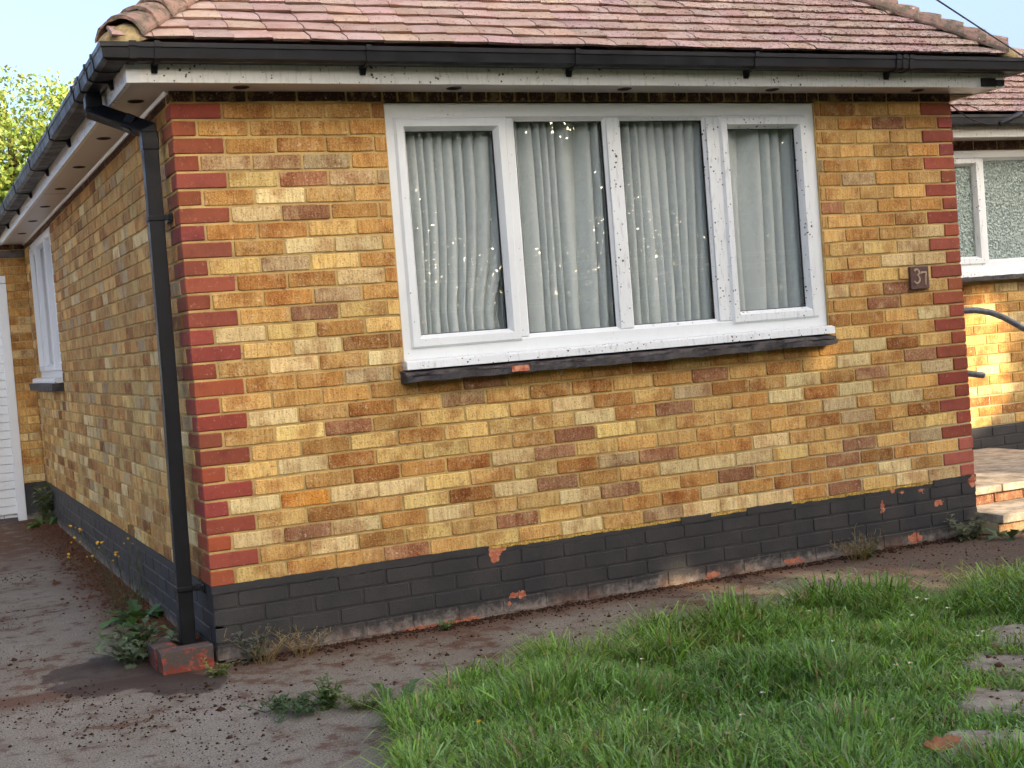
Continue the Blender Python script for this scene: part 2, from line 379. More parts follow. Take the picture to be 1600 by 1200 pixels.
# ------------------------------------------------------------------ mesh helper
class MB:
    def __init__(s): s.v = []; s.f = []; s.c = []
    def face(s, pts, c=None):
        b = len(s.v); s.v += [tuple(p) for p in pts]; s.f.append(tuple(range(b, b+len(pts)))); s.c.append(c)
    def add(s, vs_, fs, c=None):
        b = len(s.v); s.v += [tuple(p) for p in vs_]
        for f in fs: s.f.append(tuple(b+i for i in f)); s.c.append(c)
    def box(s, x0, x1, y0, y1, z0, z1, c=None):
        s.add([(x0,y0,z0),(x1,y0,z0),(x1,y1,z0),(x0,y1,z0),(x0,y0,z1),(x1,y0,z1),(x1,y1,z1),(x0,y1,z1)],
              [(0,3,2,1),(4,5,6,7),(0,1,5,4),(1,2,6,5),(2,3,7,6),(3,0,4,7)], c)
    def sweep(s, rings, c=None, closed=True, caps=True):
        n = len(rings[0]); b = len(s.v)
        for r in rings: s.v += [tuple(p) for p in r]
        for i in range(len(rings)-1):
            for j in range(n if closed else n-1):
                k = (j+1) % n
                s.f.append((b+i*n+j, b+i*n+k, b+(i+1)*n+k, b+(i+1)*n+j)); s.c.append(c)
        if caps and closed:
            s.f.append(tuple(b+j for j in reversed(range(n)))); s.c.append(c)
            s.f.append(tuple(b+(len(rings)-1)*n+j for j in range(n))); s.c.append(c)
    def tube(s, pts, r, n=8, c=None):
        pts = [Vector(p) for p in pts]; rings = []
        for i, p in enumerate(pts):
            d = (pts[min(i+1, len(pts)-1)] - pts[max(i-1, 0)]).normalized()
            a = d.orthogonal().normalized() if abs(d.z) > 0.9 else Vector((0,0,1)).cross(d).normalized()
            b = d.cross(a); rr = r[i] if isinstance(r, (list, tuple)) else r
            rings.append([p + (a*math.cos(2*math.pi*k/n) + b*math.sin(2*math.pi*k/n))*rr for k in range(n)])
        s.sweep(rings, c)
    def frame(s, u0, u1, w0, w1, prof, mp, c=None):
        # mitred ring: prof = [(inset, depth)...], mp(u, w, depth) -> point
        ring = lambda d, y: [mp(u0+d, w0+d, y), mp(u1-d, w0+d, y), mp(u1-d, w1-d, y), mp(u0+d, w1-d, y)]
        rs = [ring(*q) for q in prof]; rs.append(rs[0]); b = len(s.v)
        for r in rs: s.v += [tuple(p) for p in r]
        for i in range(len(rs)-1):
            for j in range(4):
                k = (j+1) % 4
                s.f.append((b+i*4+j, b+i*4+k, b+(i+1)*4+k, b+(i+1)*4+j)); s.c.append(c)
    def build(s, name, mat, parent=None, smooth=False, kind=None, label=None, cat=None, group=None, bevel=0, loc=None):
        me = bpy.data.meshes.new(name); me.from_pydata(s.v, [], s.f)
        if any(q is not None for q in s.c):
            a = me.color_attributes.new("Col", 'FLOAT_COLOR', 'CORNER')
            arr = np.ones((len(me.loops), 4), np.float32); li = 0
            for f, q in zip(s.f, s.c):
                if q is not None: arr[li:li+len(f), :3] = q[:3]
                li += len(f)
            a.data.foreach_set("color", arr.ravel())
        bm = bmesh.new(); bm.from_mesh(me); bmesh.ops.recalc_face_normals(bm, faces=bm.faces); bm.to_mesh(me); bm.free()
        if smooth: me.polygons.foreach_set("use_smooth", [True]*len(me.polygons))
        me.materials.append(MAT[mat])
        return link(name, me, parent, kind, label, cat, group, bevel, loc)
def link(name, me, parent=None, kind=None, label=None, cat=None, group=None, bevel=0, loc=None):
    o = bpy.data.objects.new(name, me); col.objects.link(o)
    if loc is not None: o.location = loc
    if parent is not None: adopt(o, parent)
    tag(o, label, cat, group, kind)
    if bevel:
        b = o.modifiers.new("Bevel", 'BEVEL'); b.width = bevel; b.segments = 2; b.limit_method = 'ANGLE'; b.angle_limit = R_(40)
    return o
ORG = {}
def adopt(o, p):
    o.parent = p
    o.matrix_parent_inverse = Matrix.Translation(-ORG.get(p.name, Vector((0, 0, 0))))
def tag(o, label=None, cat=None, group=None, kind=None):
    if label: o["label"] = label
    if cat: o["category"] = cat
    if group: o["group"] = group
    if kind: o["kind"] = kind
def empty(name, loc, label, cat, group=None):
    o = bpy.data.objects.new(name, None); o.empty_display_size = 0.2; o.location = loc; col.objects.link(o)
    ORG[o.name] = Vector(loc); tag(o, label, cat, group); return o

# ================================================================== SETTING
g = MB(); N = 12
g.box(-300, 300, -300, 300, -0.5, 0.0)
g.build('driveway', 'ground', kind='structure')

# ================================================================== BUNGALOW
H = 0.22828; W = 19*H - 0.01; D = 7.06; ZP = 0.335; C = 0.075; ZS = 2.478; BH = 0.065; BL = H-0.01; BHF = 0.104
house = empty('bungalow', (W/2, D/2, 0), 'yellow brick bungalow with red corner bricks, black plinth and pink tiled roof', 'house')
WX0, WX1, WZ0, WZ1 = 0.972, 3.385, 1.245, 2.425           # window opening

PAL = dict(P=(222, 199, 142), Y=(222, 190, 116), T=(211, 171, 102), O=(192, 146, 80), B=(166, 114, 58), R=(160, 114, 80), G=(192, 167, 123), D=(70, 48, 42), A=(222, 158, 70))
def bcol(k):
    c = PAL[k]; j = 1 + random.uniform(-0.09, 0.09); h = random.uniform(-5, 5)
    return lin(min(255, c[0]*j), min(255, (c[1]+h)*j), min(255, (c[2]+h)*j))
def qcol():
    j = random.uniform(0.86, 1.08)
    return lin(148*j, (72+random.uniform(-7, 7))*j, (50+random.uniform(-6, 6))*j)

def brick_mesh(L, Hh, Dp, seed):
    r = random.Random(seed); x, z = L/2, Hh/2; pts = []
    J = lambda a: r.uniform(-a, a)
    def corner(sx, sz):
        a = r.uniform(0.002, 0.012)*r.choice((.5, .7, 1)); b = r.uniform(0.002, 0.009)
        e1 = (sx*x + J(.0008), sz*(z-b)); e2 = (sx*(x-a), sz*z + J(.0008))
        return (e1, e2) if sx*sz > 0 else (e2, e1)
    pts += corner(1, 1); pts.append((J(x*.6), z + J(.0026))); pts += corner(-1, 1); pts += corner(-1, -1)
    pts.append((J(x*.6), -z + J(.0026))); pts += corner(1, -1)
    n = len(pts); ins = 0.0025
    v = [(p[0]*(1-ins/x), 0.0, p[1]*(1-ins/z)) for p in pts] + [(p[0], 0.0035, p[1]) for p in pts] + [(p[0], Dp, p[1]) for p in pts]
    f = [tuple(range(n))]
    for k in (0, 1):
        for j in range(n): f.append((k*n+j, k*n+(j+1) % n, (k+1)*n+(j+1) % n, (k+1)*n+j))
    return v, f
def mk(name, v, f, mat):
    me = bpy.data.meshes.new(name); me.from_pydata(v, [], f)
    bm = bmesh.new(); bm.from_mesh(me); bmesh.ops.recalc_face_normals(bm, faces=bm.faces); bm.to_mesh(me); bm.free()
    me.materials.append(MAT[mat]); return me
STR = [mk('stretcher', *brick_mesh(BL, BH, 0.06, i), 'brick') for i in range(24)]
PST = [mk('plinth_stretcher', *brick_mesh(BL, BH, 0.06, 50+i), 'plinth') for i in range(6)]
SOL = [mk('soldier', *brick_mesh(0.064, 0.04, 0.06, 80+i), 'brick') for i in range(4)]

# --- front wall: mortar core with the window opening cut out
def fbox(mb, x0, x1, z0, z1, y0=0.006, y1=0.24): mb.box(x0, x1, y0, y1, z0, z1)
w = MB()
fbox(w, 0.006, WX0, ZP, ZS+.03); fbox(w, WX1, W-.006, ZP, ZS+.03)
fbox(w, WX0, WX1, ZP, WZ0-.06); fbox(w, WX0, WX1, WZ1, ZS+.03)
front = w.build('front_wall', 'mortar', house)
ORG[front.name] = Vector((W/2, D/2, 0)) * 0
def brick(name, meshes, parent, x0, x1, zc, colr, y=None, L=BL):
    me = random.choice(meshes); o = bpy.data.objects.new(name, me); col.objects.link(o)
    o.location = ((x0+x1)/2, random.uniform(-.0015, .0015) if y is None else y, zc + random.uniform(-.001, .001))
    o.scale = ((x1-x0)/L, 1, 1); o.rotation_euler = (random.uniform(-.008, .008), random.uniform(-.004, .004), random.uniform(-.004, .004))
    o.color = colr; o.parent = parent
    return o
FULL = {18: 'TOOOOROOOBTOTOOPBT', 19: 'PTBTGTOOTORTOTPOR', 20: 'TYROYYTPBYGBTPORTG', 21: 'TOYOYYYPORTOPBPTT', 22: 'YPBYYTORYYTTOTGTPO',
        23: 'TOBOBPRYTTOTTBGTB', 24: 'PAPPYTYBGROOPTTOTY', 25: 'TOTYBPROTPPPYTRTG', 26: 'PRPOPTTPRTOROORBOT', 27: 'TPOYTRYTOBPOBOTPO', 28: 'YOORTYTPTGPPPORTPP'}
LEFT = ['OTTB', 'OOOO', 'OOOO', 'GGGO', 'YRGG', 'OPTT', 'PROT', 'OOTO', 'OPPT', 'YGYO', 'BOPO', 'OOGO', 'ORYY', 'PYOT', 'TPBB', 'TPTP', 'OOGT']
RIGHT = ['OBTT', 'TORO', 'OOTT', 'TTOO', 'GOOO', 'OGOT', 'TTTT', 'RTOO', 'TTOO', 'TOOP', 'OTYP', 'YTPP', 'OBYT', 'PORT', 'OORO', 'BOTP', 'TTOT']
for k in range(1, 29):
    zc = ZP + (28-k)*C + BH/2; odd = k % 2 == 1
    s0 = 0.22828 if odd else 0.114
    nb = 17 if odd else 18
    for j in range(nb):
        x0 = s0 + j*H; x1 = x0 + BL
        if k >= 18: brick('brick', STR, front, x0, x1, zc, bcol(FULL[k][j])); continue
        if x0 < WX0-0.02:
            x1 = min(x1, WX0-0.004); brick('brick', STR, front, x0, x1, zc, bcol(LEFT[k-1][min(j, 3)]))
        if x0 + BL > WX1+0.02:
            a = max(x0, WX1+0.005); q = 4-(nb-j); brick('brick', STR, front, a, x0+BL, zc, bcol(RIGHT[k-1][max(q, 0)]))
        elif k == 17 and x0 > WX0-0.02 and False: pass
# dark top course under the soffit, brick on edge over the window
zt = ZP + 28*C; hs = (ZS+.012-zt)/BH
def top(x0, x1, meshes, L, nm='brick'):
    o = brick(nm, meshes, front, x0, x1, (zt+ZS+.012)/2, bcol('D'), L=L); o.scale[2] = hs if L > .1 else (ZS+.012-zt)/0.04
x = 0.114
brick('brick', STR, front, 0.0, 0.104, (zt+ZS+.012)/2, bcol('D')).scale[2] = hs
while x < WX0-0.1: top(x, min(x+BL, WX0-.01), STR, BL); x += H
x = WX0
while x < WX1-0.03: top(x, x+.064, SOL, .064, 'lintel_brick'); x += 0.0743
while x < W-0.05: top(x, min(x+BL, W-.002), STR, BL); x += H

# --- red quoins on both front corners: each brick turns the corner
def bevel_box(x0, x1, y0, y1, z0, z1, seed, mat):
    bm = bmesh.new(); r = random.Random(seed)
    vs_ = [bm.verts.new((x + r.uniform(-.0012, .0012), y + r.uniform(-.0012, .0012), z + r.uniform(-.0012, .0012))) for z in (z0, z1) for x, y in ((x0, y0), (x1, y0), (x1, y1), (x0, y1))]
    for f in ((0,3,2,1),(4,5,6,7),(0,1,5,4),(1,2,6,5),(2,3,7,6),(3,0,4,7)): bm.faces.new([vs_[i] for i in f])
    bmesh.ops.bevel(bm, geom=bm.edges[:], offset=r.uniform(.003, .0055), segments=1, affect='EDGES')
    bmesh.ops.recalc_face_normals(bm, faces=bm.faces)
    me = bpy.data.meshes.new('quoin'); bm.to_mesh(me); bm.free(); me.materials.append(MAT[mat]); return me
QW = [bevel_box(0, BL, 0, BHF, -BH/2, BH/2, i, 'quoin') for i in range(4)]
QS = [bevel_box(0, BHF, 0, BL, -BH/2, BH/2, 9+i, 'quoin') for i in range(4)]
for k in range(1, 29):
    zc = ZP + (28-k)*C + BH/2
    for side in (0, 1):
        o = bpy.data.objects.new('quoin_brick', random.choice(QW if k % 2 else QS)); col.objects.link(o)
        o.location = (0 if side == 0 else W, random.uniform(-.002, .002), zc); o.scale = (1 if side == 0 else -1, 1, 1)
        o.rotation_euler = (0, random.uniform(-.006, .006), random.uniform(-.004, .004)); o.color = qcol(); o.parent = front
        if side == 1 and k > 25: o.color = lin(168, 92, 74)

# --- plinth, painted black
p = MB(); p.box(0.004, W-.004, 0.004, 0.24, -0.1, ZP-.03)
plinth = p.build('plinth', 'plinth', house)
def ragged(x0, x1, z0, z1, y0, y1, amp, mb, seed):
    r = random.Random(seed); n = max(2, int((x1-x0)/0.025)); lo = []; hi = []
    for i in range(n+1):
        xx = x0 + (x1-x0)*i/n
        lo.append((xx, z0 + r.uniform(-amp, amp))); hi.append((xx, z1 + r.uniform(-amp, amp)*.5))
    for i in range(n):
        a, b, c2, d = lo[i], lo[i+1], hi[i+1], hi[i]
        q = [(a[0], y0, a[1]), (b[0], y0, b[1]), (c2[0], y0, c2[1]), (d[0], y0, d[1])]
        mb.add(q + [(v[0], y1, v[2]) for v in q], [(0,1,2,3), (3,2,6,7), (0,4,5,1), (0,3,7,4), (1,5,6,2)])
band = MB(); yels = []
segs = [(0.0, 1.32, 'k'), (1.32, 2.38, 'y'), (2.38, 2.56, 'k'), (2.56, 2.78, 'y'), (2.78, 3.06, 'k'), (3.06, 4.02, 'y'), (4.02, W, 'k')]
for i, (a, b, s_) in enumerate(segs):
    if s_ == 'k': ragged(a, b, ZP-.034, ZP+.001, -.0032, .02, .006, band, i)
    else: yel = MB(); yels.append(yel); ragged(a, b, ZP-.016, ZP-.001, .0015, .02, .004, yel, i); ragged(a, b, ZP-.034, ZP-.017, .001, .02, .003, band, 40+i)
band.build('paint_band', 'plinth', plinth)
for yel in yels: yel.build('bare_mortar', 'mortar_yellow', plinth)
for r_ in range(5):
    zc = ZP - .036 - r_*C - BH/2; x = -.0 if r_ % 2 else -.114; i = 0
    while x < W-.02:
        a, b = max(x, .003), min(x+BL, W-.003)
        if b-a > .03: brick('plinth_brick', PST, plinth, a, b, zc, (1, 1, 1, 1), y=random.uniform(-.001, .001))
        x += H
# --- joined brickwork for walls seen at a slant or far away
def joined(name, mp, u0, u1, z0, nc, holes, parent, start=(0.11, 0.225), colf=None, dp=.04, mat='brick_attr', seed=0, kind='stuff'):
    mb = MB(); r = random.Random(seed); e = .003
    for k in range(nc):
        za = z0 + k*C; zb = za + BH; u = u0 + start[k % 2]
        if start[k % 2] > 0: u -= H*0
        while u < u1-.02:
            a, b = max(u, u0), min(u+BL, u1); u += H
            if b-a < .02: continue
            parts = [(a, b)]
            for (h0, h1, hz0, hz1) in holes:
                if zb > hz0 and za < hz1:
                    q = []
                    for (s0, s1) in parts:
                        if s1 <= h0 or s0 >= h1: q.append((s0, s1)); continue
                        if s0 < h0-.02: q.append((s0, h0))
                        if s1 > h1+.02: q.append((h1, s1))
                    parts = q
            for (s0, s1) in parts:
                d0 = r.uniform(-.0015, .0015); c_ = colf(r, za, k) if colf else None
                A = [(s0+e, za+e), (s1-e, za+e), (s1-e, zb-e), (s0+e, zb-e)]; B_ = [(s0, za), (s1, za), (s1, zb), (s0, zb)]
                vv = [mp(q[0], q[1], d0) for q in A] + [mp(q[0], q[1], d0+e) for q in B_] + [mp(q[0], q[1], dp) for q in B_]
                ff = [(0,1,2,3)] + [(i, (i+1) % 4, 4+(i+1) % 4, 4+i) for i in range(4)] + [(4+i, 4+(i+1) % 4, 8+(i+1) % 4, 8+i) for i in range(4)]
                mb.add(vv, ff, c_)
    return mb.build(name, mat, parent, kind=kind)
def side_col(r, z, k):
    w_ = 'PPPYYYTTTTTTOOOOOBBG' if z < 1.3 else 'PYTTTTTTOOOOOOBBG'
    c_ = PAL[r.choice(w_)]; j = r.uniform(.88, 1.1); return lin(min(255, c_[0]*j), min(255, c_[1]*j), min(255, c_[2]*j))
# side wall (x = 0)
SWY0, SWY1, SWZ0, SWZ1 = 4.95, 6.75, 1.27, 2.45
s_ = MB()
for (a, b, z0, z1) in ((0.24, SWY0, ZP-.03, ZS+.03), (SWY1, D, ZP-.03, ZS+.03), (SWY0, SWY1, ZP-.03, SWZ0-.06), (SWY0, SWY1, SWZ1, ZS+.03)):
    s_.box(.006, .24, a, b, z0, z1)
side = s_.build('side_wall', 'mortar', house)
joined('brickwork', lambda u, z, d: (d, u, z), 0.0, D, ZP, 28, [(SWY0-.005, SWY1+.005, SWZ0-.06, SWZ1)], side, (H, 0.114), side_col, seed=3)
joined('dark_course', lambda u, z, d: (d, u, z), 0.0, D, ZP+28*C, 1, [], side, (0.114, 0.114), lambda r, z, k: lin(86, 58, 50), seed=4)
pl = MB(); pl.box(.004, .24, 0.24, D, -0.1, ZP-.03); spl = pl.build('side_plinth', 'plinth_plain', house)
joined('brickwork', lambda u, z, d: (d, u, z), 0.004, D, ZP-.036-5*C, 5, [], spl, (0.114, 0.0), None, mat='plinth_plain', seed=5)
pb = MB(); ragged(0.005, D, ZP-.036, ZP-.002, -.001, .02, .004, pb, 77)
pb.v = [(v[1], v[0], v[2]) for v in pb.v]; pb.build('paint_band', 'plinth_plain', spl)

# far return wall with the garage door
GX1 = -0.215; GY = D
rw = MB(); rw.box(GX1, -.001, GY+.006, GY+.24, ZP-.03, ZS+.03); rw.box(-2.6, GX1, GY+.006, GY+.24, 2.1, ZS+.03); rw.box(-3.2, -2.6, GY+.006, GY+.24, 0, ZS+.03)
ret = rw.build('return_wall', 'mortar', house)
mpr = lambda u, z, d: (u, GY+d, z)
joined('brickwork', mpr, GX1, -.001, ZP, 27, [], ret, (0.0, 0.11-H), lambda r, z, k: side_col(r, 0.5, k), seed=6)
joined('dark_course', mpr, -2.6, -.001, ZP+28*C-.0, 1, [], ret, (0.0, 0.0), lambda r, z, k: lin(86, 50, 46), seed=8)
lt = MB(); lt.box(-2.7, -.004, GY-.003, GY+.06, ZP+27*C, ZP+27*C+.066); lt.build('lintel', 'lintel', ret, bevel=.003)
rp = MB(); rp.box(GX1+.03, -.001, GY-.002, GY+.2, -.1, ZP-.002); rp.build('return_plinth', 'plinth_plain', house)
ym = MB(); ragged(GX1+.03, -.03, ZP-.004, ZP+.012, -.004, .02, .004, ym, 90); ym.v = [(v[0], v[1]+GY, v[2]) for v in ym.v]; ym.build('bare_mortar', 'mortar_yellow', ret)
gd = MB(); gd.box(-2.52, GX1-.03, GY+.05, GY+.06, 0.03, 2.1); gdo = gd.build('garage_door', 'upvc_dirty', house)
nsl = 27
slm = bevel_box(-2.50, GX1-.035, 0, .03, 0, .0735, 5, 'upvc')
for i in range(nsl):
    o = bpy.data.objects.new('slat', slm); col.objects.link(o); o.location = (0, GY+.02, .06+i*.0755); o.parent = gdo
fr = MB(); fr.box(GX1-.045, GX1+.03, GY-.02, GY+.05, 0.0, 2.13); fr.build('door_jamb', 'upvc', gdo, bevel=.004)
fr = MB(); fr.box(-2.6, GX1+.03, GY-.018, GY+.05, 2.135, 2.2); fr.build('door_head', 'upvc', gdo, bevel=.004)

# rear block so that the house is closed
rb = MB(); rb.box(W-.24, W-.004, 0.24, D, 0, ZS+.03); rb.box(0.24, W-.24, D-.1, D+.1, 0, ZS+.03); rb.box(.24, W-.24, .24, D-.1, 0.0, .3)
rb.build('rear_wall', 'mortar', house)
rm = MB(); rm.box(.24, W-.24, .24, 3.4, .3, 2.44)
rm.f = [f for i, f in enumerate(rm.f) if i not in (2,)]; rm.c = rm.c[:len(rm.f)]
rm.build('room_lining', 'room', house)
rm = MB(); rm.box(.24, W-.24, 3.5, D-.12, .3, 2.44); rm.f = [f for i, f in enumerate(rm.f) if i not in (5,)]; rm.c = rm.c[:len(rm.f)]
rm.build('room_lining', 'room', house)

# ---------------------------------------------------------------- windows
def casement(parent, mp, u0, u1, w0, w1, name='sash', mat='upvc'):
    s = MB(); s.frame(u0, u1, w0, w1, [(0, .03), (0, -.010), (.012, -.027), (.045, -.027), (.064, .004), (.064, .03)], mp)
    o = s.build(name, mat, parent); return o
def pane(parent, mp, u0, u1, w0, w1, d=.014, mat='glass', th=.004):
    s = MB(); P = [mp(u, w_, dd) for dd in (d, d+th) for u, w_ in ((u0, w0), (u1, w0), (u1, w1), (u0, w1))]
    s.add(P, [(0,1,2,3), (7,6,5,4), (0,4,5,1), (1,5,6,2), (2,6,7,3), (3,7,4,0)])
    return s.build('pane', mat, parent)
def gasket(parent, mp, u0, u1, w0, w1, d=.0125):
    s = MB(); s.frame(u0, u1, w0, w1, [(-.004, d+.01), (-.004, d-.003), (.0035, d-.003), (.0035, d+.01)], mp); s.build('gasket', 'rubber', parent)
def bead(parent, mp, u0, u1, w0, w1, mat='upvc'):
    s = MB(); s.frame(u0, u1, w0, w1, [(-.01, .03), (-.01, -.001), (0, -.001), (.014, .010), (.014, .03)], mp); s.build('glazing_bead', mat, parent)
win = empty('window', (2.18, 0.02, WZ0), None, None); del_ = win
adopt(win, house); ORG[win.name] = Vector((2.18, .02, WZ0)); win.location = (2.18, .02, WZ0)
mf = lambda u, w_, d: (u, 0.03+d, w_)
f = MB(); f.frame(WX0, WX1, WZ0, WZ1, [(0, .05), (0, -.012), (.058, -.012), (.066, -.004), (.066, .05)], mf); f.build('outer_frame', 'upvc', win)
f = MB(); f.box(WX0-.002, WX1+.002, .006, .05, WZ1-.001, WZ1+.011); f.build('head_trim', 'upvc', win, bevel=.002)
for (a, b, nm) in ((1.545, 1.622, 'mullion'), (2.13, 2.205, 'mullion'), (2.712, 2.79, 'mullion')):
    f = MB(); f.box(a, b, .0185, .075, WZ0+.066, WZ1-.066); f.build(nm, 'upvc_dirty' if a > 2 else 'upvc', win, bevel=.004)
casement(win, mf, 1.012, 1.585, 1.292, 2.366); casement(win, mf, 2.785, 3.335, 1.289, 2.363, mat='upvc_dirty')
pane(win, mf, 1.07, 1.526, 1.35, 2.31); pane(win, mf, 2.84, 3.276, 1.345, 2.305)
gasket(win, mf, 1.076, 1.521, 1.356, 2.302); gasket(win, mf, 2.849, 3.271, 1.353, 2.299)
for (a, b) in ((1.622, 2.13), (2.205, 2.712)):
    bead(win, mf, a, b, WZ0+.066, WZ1-.066, 'upvc_dirty' if a > 2 else 'upvc'); pane(win, mf, a+.008, b-.008, WZ0+.07, WZ1-.07, .016); gasket(win, mf, a+.014, b-.014, WZ0+.08, WZ1-.08, .0145)
c_ = MB(); prof = [(.06, 1.2445), (-.03, 1.2435), (-.058, 1.236), (-.062, 1.20), (-.03, 1.20), (.06, 1.207)]
c_.sweep([[(xx, y, z) for y, z in prof] for xx in (WX0-.012, WX1-.008)]); c_.build('white_cill', 'upvc_dirty', win, bevel=.002)
def rough_slab(name, x0, x1, y0, y1, z0, z1, mat, parent, seed, amp=.004, step=.05, tilt=0):
    r = random.Random(seed); n = int((x1-x0)/step); rings = []
    for i in range(n+1):
        xx = x0 + (x1-x0)*i/n; J = lambda: r.uniform(-amp, amp)
        rings.append([(xx+J(), y1, z0), (xx+J(), y0+J(), z0+J()*.6), (xx+J(), y0+J()*.8, z1-tilt+J()*.6), (xx, y1, z1)])
    s = MB(); s.sweep(rings); return s.build(name, mat, parent)
rough_slab('sill_slab', .945, 3.372, -.084, .06, 1.143, 1.172, 'sill', win, 1, .006)
rough_slab('sill_tile', .94, 3.366, -.076, .05, 1.1725, 1.203, 'sill_top', win, 2, .007, tilt=.016)
rough_slab('chipped_edge', 1.47, 1.56, -.0885, -.07, 1.150, 1.178, 'sill_chip', win, 3, .004, .02)

# side window in the left wall
win2 = empty('window', (0, 5.85, SWZ0), None, None); adopt(win2, house); win2.location = (0, 5.85, SWZ0); ORG[win2.name] = Vector((0, 5.85, SWZ0))
ms = lambda u, w_, d: (0.03+d, u, w_)
f = MB(); f.frame(SWY0, SWY1, SWZ0, SWZ1, [(0, .05), (0, -.012), (.058, -.012), (.066, -.004), (.066, .05)], ms); f.build('outer_frame', 'upvc', win2)
f = MB(); f.box(.018, .08, 5.42, 5.49, SWZ0+.066, SWZ1-.066); f.build('mullion', 'upvc', win2, bevel=.004)
f = MB(); f.box(.018, .08, 6.15, 6.22, SWZ0+.066, SWZ1-.066); f.build('mullion', 'upvc', win2, bevel=.004)
for a, b in ((5.0, 5.44), (5.46, 6.17), (6.19, 6.70)):
    casement(win2, ms, a, b, SWZ0+.045, SWZ1-.045); pane(win2, ms, a+.06, b-.06, SWZ0+.1, SWZ1-.1)
f = MB(); f.sweep([[(y, u, z-1.2445+SWZ0) for y, z in prof] for u in (SWY0-.01, SWY1+.01)]); f.build('white_cill', 'upvc_dirty', win2, bevel=.002)
o = rough_slab('sill_slab', SWY0-.04, SWY1+.04, -.085, .05, 1.165, 1.222, 'sill', win2, 6)
o.data.transform(Matrix(((0, 1, 0, 0), (1, 0, 0, 0), (0, 0, 1, 0), (0, 0, 0, 1)))); o.data.flip_normals()

# ---------------------------------------------------------------- wing on the right
WY = 1.75; WZB = 1.5
wing = MB()
WX2 = 9.0; VX0, VX1, VZ0, VZ1 = 5.70, 7.6, 1.525, 2.415
for (a, b, z0, z1) in ((W-.01, VX0, ZP+.04, ZS+.03), (VX1, WX2, ZP+.04, ZS+.03), (VX0, VX1, ZP+.04, VZ0-.06), (VX0, VX1, VZ1, ZS+.03)):
    wing.box(a, b, WY+.006, WY+.25, z0, z1)
wingo = wing.build('wing_wall', 'mortar', house)
mpw = lambda u, z, d: (u, WY+d, z)
joined('brickwork', mpw, W, 8.2, ZP+.05, 27, [(VX0-.005, VX1+.005, VZ0-.06, VZ1)], wingo, (0.0, 0.11-H), lambda r, z, k: side_col(r, .5, k), seed=11)
joined('dark_course', mpw, W, 8.2, ZP+.05+27*C, 1, [], wingo, (0.0, 0.0), lambda r, z, k: lin(78, 54, 48), seed=12)
wp = MB(); wp.box(W-.02, WX2, WY+.004, WY+.25, -.1, ZP+.044); wpo = wp.build('wing_plinth', 'plinth_plain', house)
joined('brickwork', mpw, W, 8.2, ZP+.044-5*C, 5, [], wpo, (0.0, 0.11-H), None, mat='plinth_plain', seed=13)
win3 = empty('window', (6.6, WY, VZ0), None, None); adopt(win3, house); win3.location = (6.6, WY, VZ0); ORG[win3.name] = Vector((6.6, WY, VZ0))
mw = lambda u, w_, d: (u, WY+.03+d, w_)
f = MB(); f.frame(VX0, VX1, VZ0, VZ1, [(0, .05), (0, -.012), (.058, -.012), (.066, -.004), (.066, .05)], mw); f.build('outer_frame', 'upvc', win3)
casement(win3, mw, VX0+.04, 6.205, VZ0+.045, VZ1-.055, mat='upvc_dirty'); pane(win3, mw, VX0+.1, 6.15, VZ0+.1, VZ1-.11, mat='obscure')
f = MB(); f.box(6.175, 6.245, WY+.0185, WY+.075, VZ0+.066, VZ1-.066); f.build('mullion', 'upvc', win3, bevel=.004)
bead(win3, mw, 6.245, VX1-.066, VZ0+.066, VZ1-.066); pane(win3, mw, 6.25, VX1-.07, VZ0+.07, VZ1-.07, .016, mat='obscure')
f = MB(); f.sweep([[(u, y+WY, z-1.2445+VZ0) for y, z in prof] for u in (VX0-.02, VX1+.02)]); f.build('white_cill', 'upvc_dirty', win3, bevel=.002)
o = rough_slab('sill_slab', VX0-.05, VX1+.05, WY-.085, WY+.05, VZ0-.075, VZ0-.042, 'sill', win3, 8)

# ---------------------------------------------------------------- eaves: soffit, fascia, gutter
YB = WY-.02
def eave_path(d, z): return [(-d, D-.0, z), (-d, -d, z), (W+d, -d, z), (W+d, YB, z)]
def eave_sweep(name, prof, mat, parent, **kw):
    s = MB(); s.sweep([[eave_path(d, z)[i] for d, z in prof] for i in range(4)]); return s.build(name, mat, parent, **kw)
soff = eave_sweep('soffit', [(-.02, ZS), (.186, ZS), (.186, ZS+.009), (-.02, ZS+.009)], 'soffit', house)
fas = eave_sweep('fascia', [(.182, ZS-.004), (.202, ZS-.004), (.202, 2.612), (.182, 2.612)], 'fascia', house)
s = MB(); s.box(-.2055, -.15, -.2055, -.2021, ZS-.006, 2.55); s.box(-.2056, -.2022, -.2021, -.15, ZS-.006, 2.55); s.build('corner_trim', 'upvc', fas)
s = MB()
for yy in (3.45, 0.62): s.box(-.18, 0.0, yy, yy+.004, ZS-.001, ZS+.002)
s.build('soffit_joint', 'dark_slot', soff)
s = MB(); s.sweep([[(d, yy, z) for d, z in ((-.02, ZS-.001), (-.008, ZS-.012), (-.001, ZS-.012), (-.001, ZS-.001))] for yy in (D-.01, 0.0)]); s.build('wall_trim', 'upvc', soff)
